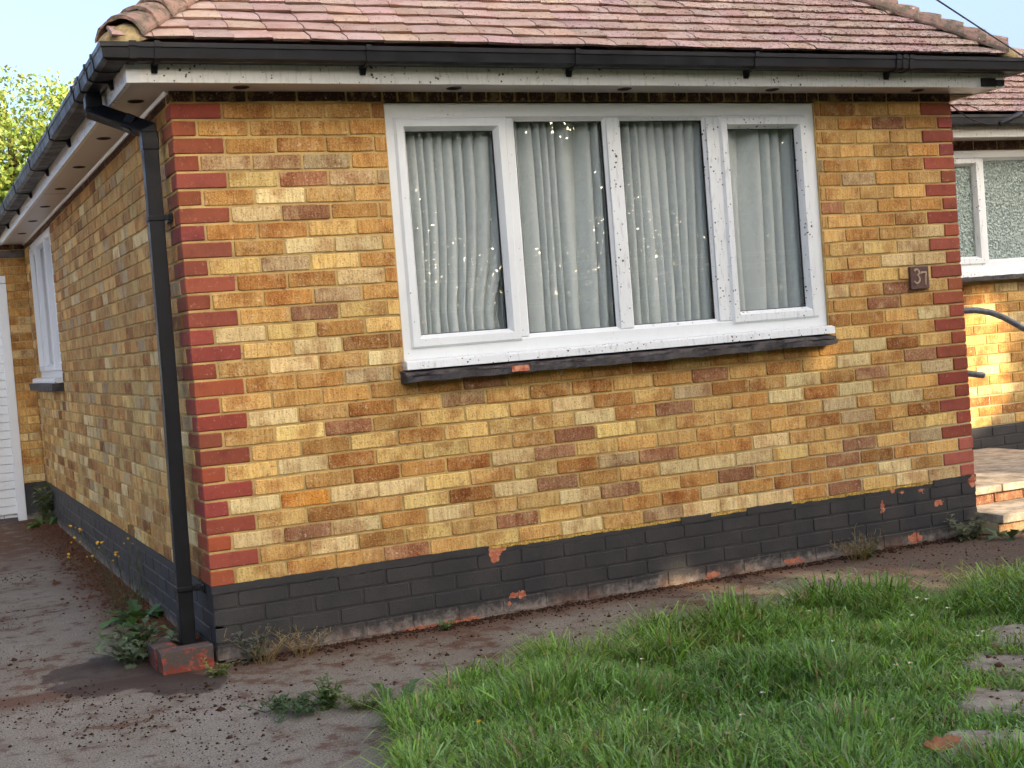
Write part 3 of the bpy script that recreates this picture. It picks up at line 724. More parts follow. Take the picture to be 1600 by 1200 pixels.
def vent(x, y):
    s = MB(); n = 20
    ring = lambda r, z: [(x+r*math.cos(2*math.pi*i/n), y+r*math.sin(2*math.pi*i/n), z) for i in range(n)]
    s.sweep([ring(.036, ZS+.001), ring(.036, ZS-.003), ring(.030, ZS-.0045), ring(.027, ZS-.001)], caps=False)
    s.face(list(reversed(ring(.027, ZS-.0008))))
    o = s.build('soffit_vent', 'vent', soff)
    g_ = MB()
    for k in range(-2, 3):
        hw = math.sqrt(.026**2-(k*.009)**2); g_.box(x-hw, x+hw, y+k*.009-.002, y+k*.009+.002, ZS-.0028, ZS-.0009)
    g_.build('vent_grille', 'dark_slot', soff)
for x in (.293, 1.284, 2.184, 3.055, 4.008): vent(x, -.095)
for y in (.228, 1.225, 2.233, 3.191, 4.158, 5.1, 6.05): vent(-.1, y)
GP = [(.203, 2.612), (.205, 2.552), (.222, 2.545), (.286, 2.543), (.307, 2.552), (.311, 2.592), (.316, 2.595), (.316, 2.614), (.304, 2.614), (.303, 2.556), (.284, 2.548), (.224, 2.55), (.209, 2.556), (.207, 2.612)]
gut = eave_sweep('gutter', GP, 'pvc', house)
BP = [(.203, 2.60), (.203, 2.512), (.214, 2.508), (.228, 2.536), (.288, 2.538), (.312, 2.549), (.316, 2.592), (.3215, 2.595), (.3215, 2.619), (.312, 2.619), (.312, 2.6), (.306, 2.555), (.286, 2.544), (.222, 2.546)]
def bracket(pos, along, wd=.024, prof=BP, name='gutter_bracket'):
    s = MB(); rings = []
    for a in (pos-wd/2, pos+wd/2):
        rings.append([((a, -d, z) if along == 'x' else (-d, a, z)) for d, z in prof])
    s.sweep(rings); return s.build(name, 'pvc', gut)
for x in (-.091, .808, 1.823, 2.818, 3.70): bracket(x, 'x')
for y in (.15, .62, 1.7, 2.826, 3.931, 4.933, 5.95): bracket(y, 'y')
UP = [(d + (.004 if d > .25 else 0), z + (.004 if z > 2.58 else -.004)) for d, z in GP[:8]] + GP[8:]
for a, b in ((-.188, 'x'), (3.745, 'x'), (3.79, 'x'), (-.05, 'y')): bracket(a, b, .03, UP, 'gutter_union')
bracket(.45, 'y', .13, UP, 'outlet_collar')
# downpipe with swan neck
def pipe(name, pts, hw, mat, parent, bevel=.004):
    pts = [Vector(p) for p in pts]; rings = []
    for i, p_ in enumerate(pts):
        d1 = (pts[i]-pts[i-1]).normalized() if i else (pts[1]-pts[0]).normalized()
        d2 = (pts[i+1]-pts[i]).normalized() if i < len(pts)-1 else d1
        d = (d1+d2).normalized(); k = 1/max(.5, d.dot(d1))
        a = Vector((0, 1, 0)); a = (a - d*a.dot(d)).normalized(); b = d.cross(a).normalized()
        rings.append([p_ + a*hw*sa + b*hw*sb*k for sa, sb in ((-1, -1), (1, -1), (1, 1), (-1, 1))])
    s = MB(); s.sweep(rings); return s.build(name, mat, parent, bevel=bevel)
DPX, DPY = -.062, .2
dp = pipe('downpipe', [(DPX, DPY, 2.30), (DPX-.006, DPY, 1.2), (DPX-.022, DPY, .07)], .0325, 'pvc', house)
pipe('swan_neck', [(-.258, .40, 2.545), (-.258, .40, 2.465), (DPX, DPY, 2.345), (DPX, DPY, 2.27)], .0322, 'pvc', dp)
pipe('pipe_socket', [(DPX, DPY, 2.335), (DPX, DPY, 2.255)], .0362, 'pvc', dp)
pipe('pipe_socket', [(-.258, .40, 2.53), (-.258, .40, 2.475)], .0362, 'pvc', dp)
v0, v1 = Vector((-.258, .40, 2.465)), Vector((DPX, DPY, 2.345))
pipe('pipe_socket', [v0.lerp(v1, .62), v0.lerp(v1, .78)], .0352, 'pvc', dp)
for z, dx in ((1.955, -.002), (.315, -.018)):
    s = MB(); s.box(DPX+dx-.037, DPX+dx+.037, DPY-.037, DPY+.037, z-.011, z+.011); s.box(DPX+dx+.03, -.001, DPY-.05, DPY-.022, z-.011, z+.013); s.box(-.012, -.001, DPY-.075, DPY+.06, z-.018, z+.018)
    s.build('pipe_clip', 'pvc', dp, bevel=.003)
# broken board end and weathered barge at the right corner
s = MB(); s.box(W+.03, W+.13, -.212, -.2035, ZS, ZS+.045); s.box(W+.13, W+.19, -.215, -.2035, ZS+.004, ZS+.036); s.build('open_board_end', 'dark_slot', fas)
s = MB(); s.box(W+.015, W+.16, .0, YB, ZS-.006, ZS-.001); s.build('weathered_lining', 'timber', soff)
# wing eaves
s = MB(); s.box(W+.19, WX2, WY-.2, WY-.18, ZS-.004, 2.6); wf = s.build('wing_fascia', 'fascia', house)
s = MB(); s.box(W+.19, WX2, WY-.179, WY+.01, ZS, ZS+.009); s.build('wing_soffit', 'soffit', house)
s = MB(); s.sweep([[(x, WY-d, z) for d, z in GP] for x in (W+.2, WX2)]); wg = s.build('wing_gutter', 'pvc', house)
for x in (5.62, 6.55, 7.5):
    s = MB(); s.sweep([[(a, WY-d, z) for d, z in BP] for a in (x-.012, x+.012)]); s.build('gutter_bracket', 'pvc', wg)

# ---------------------------------------------------------------- roof
TP = 0.74; PIT = math.atan(TP); cp, sp = math.cos(PIT), math.sin(PIT)
EO = .255; ZE = 2.612
RH = (W+2*EO)/2
apex = (W/2, RH-EO, ZE+RH*TP)
s = MB(); yb = D+.6
s.face([(-EO, -EO, ZE), (W+EO, -EO, ZE), apex]); s.face([(-EO, yb, ZE), (-EO, -EO, ZE), apex, (W/2, yb, apex[2])])
s.face([(W+EO, -EO, ZE), (W+EO, yb, ZE), (W/2, yb, apex[2]), apex]); s.face([(-EO, yb, ZE), (W/2, yb, apex[2]), (W+EO, yb, ZE)])
s.face([(-EO, -EO, ZE), (-EO, yb, ZE), (W+EO, yb, ZE), (W+EO, -EO, ZE)])
roof = s.build('roof', 'tile', house); roof.color = lin(120, 80, 72)
def tile_geo(seed, wd=.161, ln=.16, th=.015):
    r = random.Random(seed); v = []; nx, nv = 3, 4
    cam_ = r.uniform(.001, .004); tw = r.uniform(-.003, .003)
    vv = [0, .028, .085, ln]; nn = [.0390, .0420, .0300, .012]
    for lay in (0, 1):
        for j in range(nv):
            for i in range(nx):
                u = (i/(nx-1)-.5); edge = r.uniform(-.0015, .0015) if j == 0 else 0
                v.append((u*wd, vv[j] + edge + (-cam_ if (i == 1 and j == 0) else 0), nn[j] + (cam_*.5 if i == 1 else 0) + tw*u*2 - (th if lay else 0)))
                if lay and j == 0: v[-1] = (v[-1][0], v[-1][1]+.008, v[-1][2])
    f = []
    for j in range(nv-1):
        for i in range(nx-1):
            a = j*nx+i; f.append((a, a+1, a+nx+1, a+nx))
    o = nx*nv
    for i in range(nx-1): f.append((i, i+1, o+i+1, o+i))
    for j in range(nv-1):
        f.append((j*nx, (j+1)*nx, o+(j+1)*nx, o+j*nx)); f.append((j*nx+nx-1, (j+1)*nx+nx-1, o+(j+1)*nx+nx-1, o+j*nx+nx-1))
    return v, f
TG = [tile_geo(i) for i in range(8)]; TM = [mk('plain_tile', v, f, 'tile') for v, f in TG]
def tcol(x=0):
    j = random.uniform(.93, 1.05); return lin(176*j, (152+random.uniform(-4, 4))*j, (140+random.uniform(-4, 4))*j)
GA = .1
def tile_row(r, x0, x1, y0, ze, parent, jm=None, off=0.0):
    y = y0 - .012 + r*GA*cp; z = ze + .002 + r*GA*sp
    x = x0 + (0.0825 if r % 2 else 0) + off
    while x < x1:
        rot = Matrix.Rotation(PIT, 4, 'X') @ Matrix.Rotation(random.uniform(-.008, .008), 4, 'Y') @ Matrix.Rotation(random.uniform(-.006, .006), 4, 'Z')
        mt = Matrix.Translation((x, y + random.uniform(-.002, .002), z + random.uniform(-.0015, .0015))) @ rot
        if jm is None:
            o = bpy.data.objects.new('roof_tile', random.choice(TM)); col.objects.link(o); o.parent = parent; o.matrix_basis = mt; o.color = tcol()
        else:
            v, f = random.choice(TG); jm.add([mt @ Vector(q) for q in v], f, tcol())
        x += .165
jm = MB()
for r in range(0, 30):
    t_ = r*GA*cp
    tile_row(r, -EO + t_ + .075, W+EO - t_ - .07, -EO, ZE, roof, None if r < 8 else jm)
jm.build('tile_courses', 'tile_attr', roof, kind='stuff')
# left and right slopes, joined
jl = MB()
for side in (0, 1):
    sub = MB()
    for r in range(0, 29):
        t_ = r*GA*cp; tile_row(r, -EO + t_ + .12, yb, -EO, ZE, roof, sub)
    if side == 0: sub.v = [(v[1], v[0], v[2]) for v in sub.v]
    else: sub.v = [(W - v[1], v[0], v[2]) for v in sub.v]
    jl.add(sub.v, sub.f); jl.c = jl.c[:-len(sub.f)] + sub.c
jl.build('tile_courses', 'tile_attr', roof, kind='stuff')
# bonnet hip tiles
def bonnet(seed):
    r = random.Random(seed); nq = 11; k = TP/math.sqrt(2); v = []; RR = .128
    for lay in (0, 1):
        for j, (u, lift, hw) in enumerate(((0, .076, .118), (.05, .070, .116), (.12, .052, .108), (.22, .022, .095))):
            for i in range(nq):
                q = (i/(nq-1)*2-1)*hw
                z = -(RR - math.sqrt(RR*RR-q*q))*1.05 + lift - (.016 if lay else 0) + r.uniform(-.002, .002)
                v.append((u + r.uniform(-.004, .004), q, z + u*k))
    f = []; o = 4*nq
    for j in range(3):
        for i in range(nq-1): a = j*nq+i; f.append((a, a+1, a+nq+1, a+nq))
    for i in range(nq-1): f.append((i, i+1, o+i+1, o+i)); f.append((o+i, o+i+1, o+nq+i+1, o+nq+i))
    for j in range(3):
        f.append((j*nq, (j+1)*nq, o+(j+1)*nq, o+j*nq)); f.append((j*nq+nq-1, (j+1)*nq+nq-1, o+(j+1)*nq+nq-1, o+j*nq+nq-1))
    return v, f
BM = [mk('bonnet', *bonnet(i), 'hip') for i in range(5)]
nh = int(RH/(GA*cp))
for side in (0, 1):
    for i in range(nh):
        t_ = .03 + i*GA*cp
        o = bpy.data.objects.new('hip_tile', random.choice(BM)); col.objects.link(o); o.parent = roof
        o.location = (-EO+t_ if side == 0 else W+EO-t_, -EO+t_, ZE + t_*TP + .03)
        o.rotation_euler = (random.uniform(-.02, .02), random.uniform(-.015, .015), R_(45 if side == 0 else 135) + random.uniform(-.02, .02))
for sx in (0, 1):
    s = MB(); r = random.Random(sx+3); bx = -EO if sx == 0 else W+EO; sg = 1 if sx == 0 else -1; n = 10
    pts = []
    for j, (off, sc_) in enumerate(((-.005, .55), (.02, .9), (.12, 1.0))):
        ring = []
        for i in range(n):
            a = math.pi*i/(n-1); q = math.cos(a)*.115*sc_; zz = math.sin(a)*.062*sc_ + r.uniform(-.006, .006)
            px, py = bx + sg*(off)/1.414, -EO + off/1.414
            ring.append((px + sg*q*.707, py - q*.707, ZE+.012+zz - abs(q)*.3 + off*.5))
        pts.append(ring)
    s.sweep(pts); s.build('bedding_mortar', 'bed_mortar', roof, smooth=True)
# wing roof
s = MB(); wy0 = WY-EO; top_ = .86
s.face([(W-1.2, wy0, ZE), (WX2+.3, wy0, ZE), (WX2+.3, wy0+top_, ZE+top_*TP), (W-1.2, wy0+top_, ZE+top_*TP)])
s.face([(W-1.2, wy0+2*top_, ZE), (WX2+.3, wy0+2*top_, ZE), (WX2+.3, wy0+top_, ZE+top_*TP-.001), (W-1.2, wy0+top_, ZE+top_*TP-.001)])
wr = s.build('wing_roof', 'tile', house); wr.color = lin(120, 80, 72)
jw = MB()
for r in range(0, 11):
    x0 = W - 0.9 + .02
    sub = MB()
    if r < 8:
        tile_row(r, 5.36, 6.86, wy0, ZE, wr, None); tile_row(r, 6.85+.165*.1, WX2+.2, wy0, ZE, wr, jw); tile_row(r, x0, 5.3, wy0, ZE, wr, jw)
    else: tile_row(r, x0, WX2+.2, wy0, ZE, wr, jw)
jw.build('tile_courses', 'tile_attr', wr, kind='stuff')

# ================================================================== SMALL THINGS ON THE HOUSE
# house number plaque
pq = empty('house_number_plaque', (4.006, -.004, 1.4645), 'small brown house number plaque reading 37 screwed to the right of the window', 'sign')
s = MB(); s.box(3.941, 4.071, -.020, -.0025, 1.401, 1.528); s.build('plate', 'plaque', pq, bevel=.004)
def stroke(pts, name, r=.0055):
    s = MB(); rings = []
    for i, p_ in enumerate(pts):
        a = Vector(pts[max(i-1, 0)]); b = Vector(pts[min(i+1, len(pts)-1)]); d = (b-a).normalized(); nrm = Vector((-d.y, d.x))
        q = Vector(p_)
        rings.append([(q.x+nrm.x*r*sx, -.0205-dy, q.y+nrm.y*r*sx) for sx, dy in ((-1, 0), (-.7, .0045), (.7, .0045), (1, 0))])
    s.sweep(rings); return s.build(name, 'plaque_digit', pq)
def arc(cx, cz, rx, rz, a0, a1, n=12): return [(cx+rx*math.cos(R_(a0+(a1-a0)*i/n)), cz+rz*math.sin(R_(a0+(a1-a0)*i/n))) for i in range(n+1)]
three = arc(3.983, 1.493, .017, .018, 150, -80) + arc(3.982, 1.455, .020, .021, 80, -155)
stroke(three, 'digit_three')
stroke([(4.013, 1.484), (4.013, 1.492), (4.050, 1.492), (4.044, 1.47), (4.042, 1.424)], 'digit_seven', .0048)
# cable and joint box at the right corner
cb = MB()
def sag(a, b, dz, n=10): return [(a[0]+(b[0]-a[0])*i/n, a[1]+(b[1]-a[1])*i/n, a[2]+(b[2]-a[2])*i/n - dz*4*(i/n)*(1-i/n)) for i in range(n+1)]
cb.tube(sag((W+.005, .01, 2.418), (4.65, -.02, 2.303), .035), .004, 6)
cb.tube(sag((4.83, -.02, 2.366), (5.9, -.4, 2.75), .04), .004, 6)
cbo = cb.build('telephone_cable', 'rubber', label='thin black cable looping from the right corner under the eaves', cat='cable', smooth=True)
s = MB(); s.tube([(4.648, -.02, 2.301), (4.655, -.02, 2.303), (4.66, -.02, 2.305), (4.822, -.02, 2.362), (4.826, -.02, 2.364), (4.834, -.02, 2.366)], [.006, .014, .016, .016, .014, .006], 10); s.build('cable_joint', 'rubber', cbo, smooth=True)
s = MB(); s.tube(sag((4.60, -.32, 2.60), (-5.5, -6.6, 2.95), -.0, 16), .004, 6)
s.build('overhead_line', 'rubber', label='straight overhead phone line crossing in front of the roof tiles', cat='cable', smooth=True)

# net curtains behind the panes
def curtain(x0, x1, z0, z1, y, seed, label, edge=None, edgel=None, nf=9):
    r = random.Random(seed); nx, nz = 170, 40
    wv = [(r.uniform(1.5, 5), r.uniform(0, 6.28), r.uniform(.5, 1.1)) for _ in range(3)]; dr = [r.uniform(-.9, .9) for _ in range(4)]
    dep = [r.uniform(.35, 1.0) for _ in range(60)]; v = []
    for j in range(nz+1):
        tz = j/nz; z = z1 + (z0-z1)*tz
        a = x0 + (edgel(tz) if edgel else 0); b = x1 - (edge(tz) if edge else 0)
        for i in range(nx+1):
            tx = i/nx; x = a + (b-a)*tx
            ph = math.pi*nf*1.25*tx + sum(am*math.sin(fq*tx*3 + p0 + dr[q]*tz*2.2) for q, (fq, p0, am) in enumerate(wv)) + dr[3]*tz*1.5
            k_ = int(ph/math.pi+20); d = dep[k_ % 60]*(.075+.035*tz)*(1-abs(math.sin(ph))**.8)**1.3 + .008*math.sin(ph*.37+tz*2) + .0025*math.sin(ph*2.7+tz)*tz
            if tz < .08: d += .010*abs(math.sin(ph*2.0))*(1-tz/.08)
            v.append((x + .006*math.sin(ph*.9)*tz, y + max(-.012, d), z + (.010*math.sin(tx*13+seed) if j == nz else 0)))
    f = [(j*(nx+1)+i, j*(nx+1)+i+1, (j+1)*(nx+1)+i+1, (j+1)*(nx+1)+i) for j in range(nz) for i in range(nx)]
    s = MB(); s.add(v, f); o = s.build('net_curtain', 'net', label=label, cat='curtain', smooth=True, group='net curtains behind the front window')
    so_ = o.modifiers.new("Solid", 'SOLIDIFY'); so_.thickness = .0008
    return o
def ph_(s_): return s_*1.37
ss = lambda t, a, b: max(0, min(1, (t-a)/(b-a)))
curtain(1.0, 1.60, 1.30, 2.40, .098, 1, 'white net curtain behind the leftmost pane, pulled aside at its lower right', edge=lambda t: .01+.07*ss(t, .35, .85)**2)
curtain(1.50, 1.60, 1.26, 1.78, .15, 7, 'loose crumpled corner of net curtain at the lower right of the leftmost pane', edgel=lambda t: .01*math.sin(t*5), nf=3)
curtain(1.57, 2.20, 1.28, 2.40, .098, 2, 'white net curtain behind the second pane from the left', edge=lambda t: .01+.03*ss(t, .1, .9), edgel=lambda t: .0, nf=8)
curtain(2.03, 2.20, 1.285, 1.60, .15, 8, 'folded net curtain flap at the lower right of the second pane', edgel=lambda t: .07*t, nf=2)
curtain(2.15, 2.80, 1.29, 2.40, .098, 3, 'white net curtain behind the third pane from the left', edge=lambda t: .02, nf=9)
curtain(2.60, 2.80, 1.28, 2.40, .17, 9, 'darker net curtain edge behind the right side of the third pane', nf=3)
curtain(2.75, 3.46, 1.30, 2.40, .098, 4, 'white net curtain behind the rightmost pane', edge=lambda t: .06*t, nf=7)

# gully kerb bricks under the downpipe
kb = empty('gully_kerb', (-.13, .1, 0), 'flaking red painted kerb bricks round the foot of the downpipe', 'kerb')
def kbrick(x0, x1, y0, y1, z1, rz, seed):
    me = bevel_box(x0, x1, y0, y1, -.01, z1, seed, 'red_kerb'); o = link('brick', me, kb); rr = random.Random(seed+70)
    for vtx in me.vertices: vtx.co += Vector((rr.uniform(-.007, .007), rr.uniform(-.007, .007), rr.uniform(-.009, .005)))
    
    b = o.modifiers.new('Bevel', 'BEVEL'); b.width = .006; b.segments = 2
kbrick(-.240, -.022, -.045, .055, .098, 0, 1); kbrick(-.250, -.165, .065, .285, .10, 0, 2); kbrick(-.16, -.01, .315, .40, .09, 0, 3)
s = MB(); r = random.Random(4); n = 14
s.add([(-.165+ .16*i/n, .05+.27*j/n, .055+r.uniform(-.008, .012)) for j in range(n+1) for i in range(n+1)], [(j*(n+1)+i, j*(n+1)+i+1, (j+1)*(n+1)+i+1, (j+1)*(n+1)+i) for j in range(n) for i in range(n)])
s.build('gully_soil', 'soil', kb, smooth=True)
# steps on the right with slabs and brick risers
st = empty('garden_steps', (5.1, .3, 0), 'pale concrete slab steps with brick risers beside the right corner', 'steps')
def slab(x0, x1, y0, y1, z0, z1, seed):
    me = bevel_box(x0, x1, y0, y1, z0, z1, seed, 'slab'); o = link('slab', me, st); b = o.modifiers.new('Bevel', 'BEVEL'); b.width = .005; b.segments = 2
xs = [W+.012, 4.79, 5.24, 5.70, 6.1]
for i in range(4):
    slab(xs[i]+.003, xs[i+1]-.003, -.175, .27, .068, .116, 20+i)
    slab(xs[i]+.003 - (.1 if i else 0), xs[i+1]-.103 if i < 3 else 6.0, .175, .80, .182, .226, 30+i); slab(xs[i]+.003, xs[i+1]-.003, .806, 1.742, .180, .224, 40+i)
s = MB(); s.box(W+.012, 6.1, -.13, .3, 0, .067); s.box(W+.012, 6.0, .23, 1.74, 0, .179); s.build('core', 'mortar', st)
RB = PAL
for rw_, (yy, z0, xe) in enumerate(((-.142, .002, 6.1), (.218, .117, 6.0))):
    x = W+.014 + (.1 if rw_ else 0)
    while x < xe-.1:
        me = random.choice(STR); o = bpy.data.objects.new('riser_brick', me); col.objects.link(o); o.location = (x+BL/2, yy, z0+BH/2-.001); o.scale = (1, 1, .97); o.color = random.choice([lin(158, 120, 94), lin(140, 98, 78), lin(172, 144, 112)]); adopt(o, st); x += H
# handrail
s = MB(); s.tube([(W-.1, .62, 1.27), (4.56, .42, 1.262), (4.70, .30, 1.255), (4.78, .27, 1.235), (4.86, .25, 1.20), (5.06, .22, 1.085), (5.5, .12, .85), (5.9, .05, .64), (6.0, .03, .55), (6.0, .03, .08)], .019, 12)
hr = s.build('handrail', 'metal', label='grey tubular metal handrail sloping down beside the steps', cat='handrail', smooth=True)
s = MB(); s.tube([(W-.1, .60, .96), (4.50, .42, .915), (4.685, .26, .868), (4.69, .257, .866)], [.019, .019, .019, .012], 12); s.build('lower_rail', 'metal', hr, smooth=True)

# ================================================================== GARDEN
def np_mesh(name, V, F, cols, mat, smooth=False, **kw):
    """V (n,k,3) pieces, F list of index tuples inside a piece, cols (n,3)"""
    n, k, _ = V.shape; me = bpy.data.meshes.new(name)
    nl = sum(len(f) for f in F)
    me.vertices.add(n*k); me.vertices.foreach_set("co", V.reshape(-1).astype(np.float32))
    base = (np.arange(n)*k)[:, None]
    idx = np.array([i for f in F for i in f])[None, :] + base
    me.loops.add(n*nl); me.loops.foreach_set("vertex_index", idx.reshape(-1).astype(np.int32))
    starts = np.cumsum([0]+[len(f) for f in F[:-1]])[None, :] + (np.arange(n)*nl)[:, None]
    me.polygons.add(n*len(F)); me.polygons.foreach_set("loop_start", starts.reshape(-1).astype(np.int32))
    me.update(calc_edges=True); me.validate()
    if cols is not None:
        a = me.color_attributes.new("Col", 'FLOAT_COLOR', 'POINT')
        c4 = np.ones((n, k, 4), np.float32); c4[:, :, :3] = cols[:, None, :] if cols.ndim == 2 else cols
        a.data.foreach_set("color", c4.reshape(-1))
    if smooth: me.polygons.foreach_set("use_smooth", [True]*len(me.polygons))
    me.materials.append(MAT[mat]); return link(name, me, **kw)
def rand_dirs(n):
    v = rng.normal(size=(n, 3)); return v/np.linalg.norm(v, axis=1)[:, None]
def leaf_quads(P, size, droop=0.3):
    n = len(P); d = rand_dirs(n); d[:, 2] -= droop; d /= np.linalg.norm(d, axis=1)[:, None]
    s = np.cross(d, rand_dirs(n)); s /= np.linalg.norm(s, axis=1)[:, None]; up = np.cross(s, d)
    L = size*rng.uniform(.7, 1.3, n)[:, None]
    return np.stack([P - d*L*.5, P + s*L*.32 + up*L*.06, P + d*L*.5, P - s*L*.32 + up*L*.06], 1)

# lawn: bumpy soil bed
LAWN = [(0.02, -2.4), (0.17, -1.85), (0.30, -1.44), (0.60, -1.26), (0.92, -1.18), (1.15, -1.26), (1.48, -1.06), (1.88, -1.20), (2.24, -1.20), (2.55, -1.27), (2.92, -1.40), (3.30, -1.40), (3.7, -1.38), (5.5, -1.38), (5.5, -6.2), (-.3, -6.2), (-.2, -4.0), (-.06, -3.0)]
def inside(px, py, poly=LAWN):
    r = np.zeros(len(px), bool); n = len(poly)
    for i in range(n):
        x1, y1 = poly[i]; x2, y2 = poly[(i+1) % n]
        c_ = ((y1 > py) != (y2 > py)) & (px < (x2-x1)*(py-y1)/(y2-y1+1e-12)+x1); r ^= c_
    return r
def edge_dist(px, py, poly=LAWN):
    d = np.full(len(px), 9.0); n = len(poly)
    for i in range(n):
        a = np.array(poly[i]); b = np.array(poly[(i+1) % n]); ab = b-a
        t = np.clip(((px-a[0])*ab[0]+(py-a[1])*ab[1])/(ab@ab), 0, 1)
        d = np.minimum(d, np.hypot(px-a[0]-t*ab[0], py-a[1]-t*ab[1]))
    return d
gx, gy = np.meshgrid(np.linspace(-.4, 5.6, 121), np.linspace(-6.3, -.5, 117)); fx, fy = gx.ravel(), gy.ravel()
ins = inside(fx, fy); ed = edge_dist(fx, fy)
def lumps(x, y): return .012*np.sin(x*7.1+1)*np.sin(y*6.3) + .008*np.sin(x*17+y*5) + .006*np.sin(y*23-x*9)
def lawn_z(x, y): e = edge_dist(x, y); return .004 + .035*np.clip(e/.3, 0, 1) + lumps(x, y)*np.clip(e/.2, 0, 1)
zz = np.where(ins, lawn_z(fx, fy), -.05)
nx_ = gx.shape[1]; s = MB(); s.v = [tuple(q) for q in np.stack([fx, fy, zz], 1)]
okv = inside(fx, fy) | (ed < .06)
for j in range(gx.shape[0]-1):
    for i in range(nx_-1):
        q = (j*nx_+i, j*nx_+i+1, (j+1)*nx_+i+1, (j+1)*nx_+i)
        if all(okv[k] for k in q): s.f.append(q); s.c.append(None)
MAT['lawn_soil'] = simple("lawn_soil", (66, 62, 40), (48, 40, 28), 14, 0.97, 0.8, 0.01, 0.1)
s.build('lawn', 'lawn_soil', kind='structure', smooth=True)

# stepping stones sunk in the lawn
ST_A = math.atan2(-.69, .73); sdx, sdy = math.cos(ST_A), math.sin(ST_A)
STONES = [(2.47, -1.95), (2.13, -2.24), (1.81, -2.56), (1.47, -2.87)]
SLAB = ['farthest grey stepping stone in the lawn, nearest the house', 'second stepping stone from the house, half covered with moss crumbs', 'third stepping stone from the house, with a pale spot', 'nearest grey stepping stone, beside the large dead leaf at the bottom edge']
stc = []
for i, (x, y) in enumerate(STONES):
    cx, cy = x + sdx*.33, y + sdy*.33; stc.append((cx, cy)); s = MB(); r = random.Random(i); n = 22; ring = []
    for k in range(n):
        a = 2*math.pi*k/n; ca, sa = math.cos(a), math.sin(a); pw = .35
        u = .34*math.copysign(abs(ca)**pw, ca)*r.uniform(.96, 1.03); v = .15*math.copysign(abs(sa)**pw, sa)*r.uniform(.93, 1.05); ring.append((u, v))
    z1 = .066
    s.sweep([[(u, v, -.05) for u, v in ring], [(u, v, z1-.012) for u, v in ring], [(u*.97, v*.95, z1+r.uniform(-.002, .002)) for u, v in ring]])
    o = s.build('stepping_stone', 'stone_step', label=SLAB[i], cat='stepping stone', group='stepping stones in the lawn', bevel=.004); o.location = (cx, cy, 0); o.rotation_euler = (0, 0, ST_A + random.uniform(-.08, .08))
def on_stone(px, py, m=0.0):
    r = np.zeros(len(px), bool)
    for cx, cy in stc:
        u = (px-cx)*sdx + (py-cy)*sdy; v = -(px-cx)*sdy + (py-cy)*sdx
        r |= (np.abs(u) < .33+m) & (np.abs(v) < .145+m)
    return r

# grass blades
def grass(n, xr, yr, name, hmul=1.0, dens=None):
    X = rng.uniform(*xr, n*2); Y = rng.uniform(*yr, n*2)
    jx = .07*np.sin(X*11+Y*3)*np.sin(Y*13+1) + .04*np.sin(X*31+Y*17); bare = np.sin(X*6.1+2.3*np.sin(Y*2.2))*np.sin(Y*7.3+1.9*np.sin(X*3.3))
    thin = rng.random(len(X)) < np.where(bare > .78, .22, np.where(bare > .62, .55, 1.0))
    k = inside(X + rng.normal(0, .012, len(X)), Y + jx) & ~on_stone(X, Y, -.045) & thin; X, Y = X[k][:n], Y[k][:n]; n = len(X)
    ed = edge_dist(X, Y)
    tuft = .5+.5*np.sin(X*5.3+1.7*np.sin(Y*3.1))*np.sin(Y*4.7+1.3*np.sin(X*2.9)); t2 = .5+.5*np.sin(X*13+Y*4)*np.sin(Y*15-X*3)
    h = (.036 + .066*tuft**1.3 + .032*t2)*rng.uniform(.4, 1.5, n)*hmul
    h *= np.where(ed < .12, 1.25, 1.0); h *= np.where(on_stone(X, Y, .10), .6, 1)
    for (tx, ty, tr, th) in TUFTS:
        w_ = np.exp(-((X-tx)**2+(Y-ty)**2)/(tr*tr)); h *= 1 + th*w_
    az = rng.uniform(0, 6.283, n); flow = 1.2*np.sin(X*2.1+Y*1.7)+2.2; az = np.where(rng.random(n) < .35, flow + rng.normal(0, .8, n), az)
    lean = rng.uniform(.1, 1.35, n)*(.75+.5*(1-tuft)); wd = rng.gamma(4, .00052, n)+.0008
    B = np.stack([X, Y, lawn_z(X, Y) - .004], 1); D_ = np.stack([np.cos(az), np.sin(az), np.zeros(n)], 1)
    fa = az + rng.uniform(.8, 2.3, n); S = np.stack([np.cos(fa), np.sin(fa), np.zeros(n)], 1)*wd[:, None]; Zu = np.array([0, 0, 1.0])
    m1 = B + D_*(lean*h*.28)[:, None] + Zu*(h*.55)[:, None]; m2 = B + D_*(lean*h*.7)[:, None] + Zu*(h*.88)[:, None]; tp = B + D_*(lean*h*1.15)[:, None] + Zu*(h*(1.06-.35*lean))[:, None]
    V = np.stack([B-S, B+S, m1-S*.9, m1+S*.9, m2-S*.6, m2+S*.6, tp], 1)
    hue = .5+.5*np.sin(X*3.3+.7)*np.sin(Y*2.7+1.1) ; hue = np.clip(hue + rng.normal(0, .28, n), 0, 1)[:, None]
    c0 = np.array([.125, .260, .034]); c1 = np.array([.26, .44, .08]); c2 = np.array([.26, .40, .16])
    c_ = c0*(1-hue) + c1*hue; gl = (rng.random(n) < .25)[:, None]; c_ = np.where(gl, c2, c_)
    dry = (rng.random(n) < .07 + .07*(t2 > .75))[:, None]; c_ = np.where(dry, np.array([.32, .25, .12]), c_)
    yg = (rng.random(n) < .10*np.clip(np.sin(X*4+2)*np.sin(Y*3.1), 0, 1)*2)[:, None]; c_ = np.where(yg, np.array([.20, .24, .04]), c_)
    c_ = c_*rng.uniform(.45, 1.4, n)[:, None]
    return np_mesh(name, V, [(0,1,3,2), (2,3,5,4), (4,5,6)], c_, 'grass', kind='stuff')
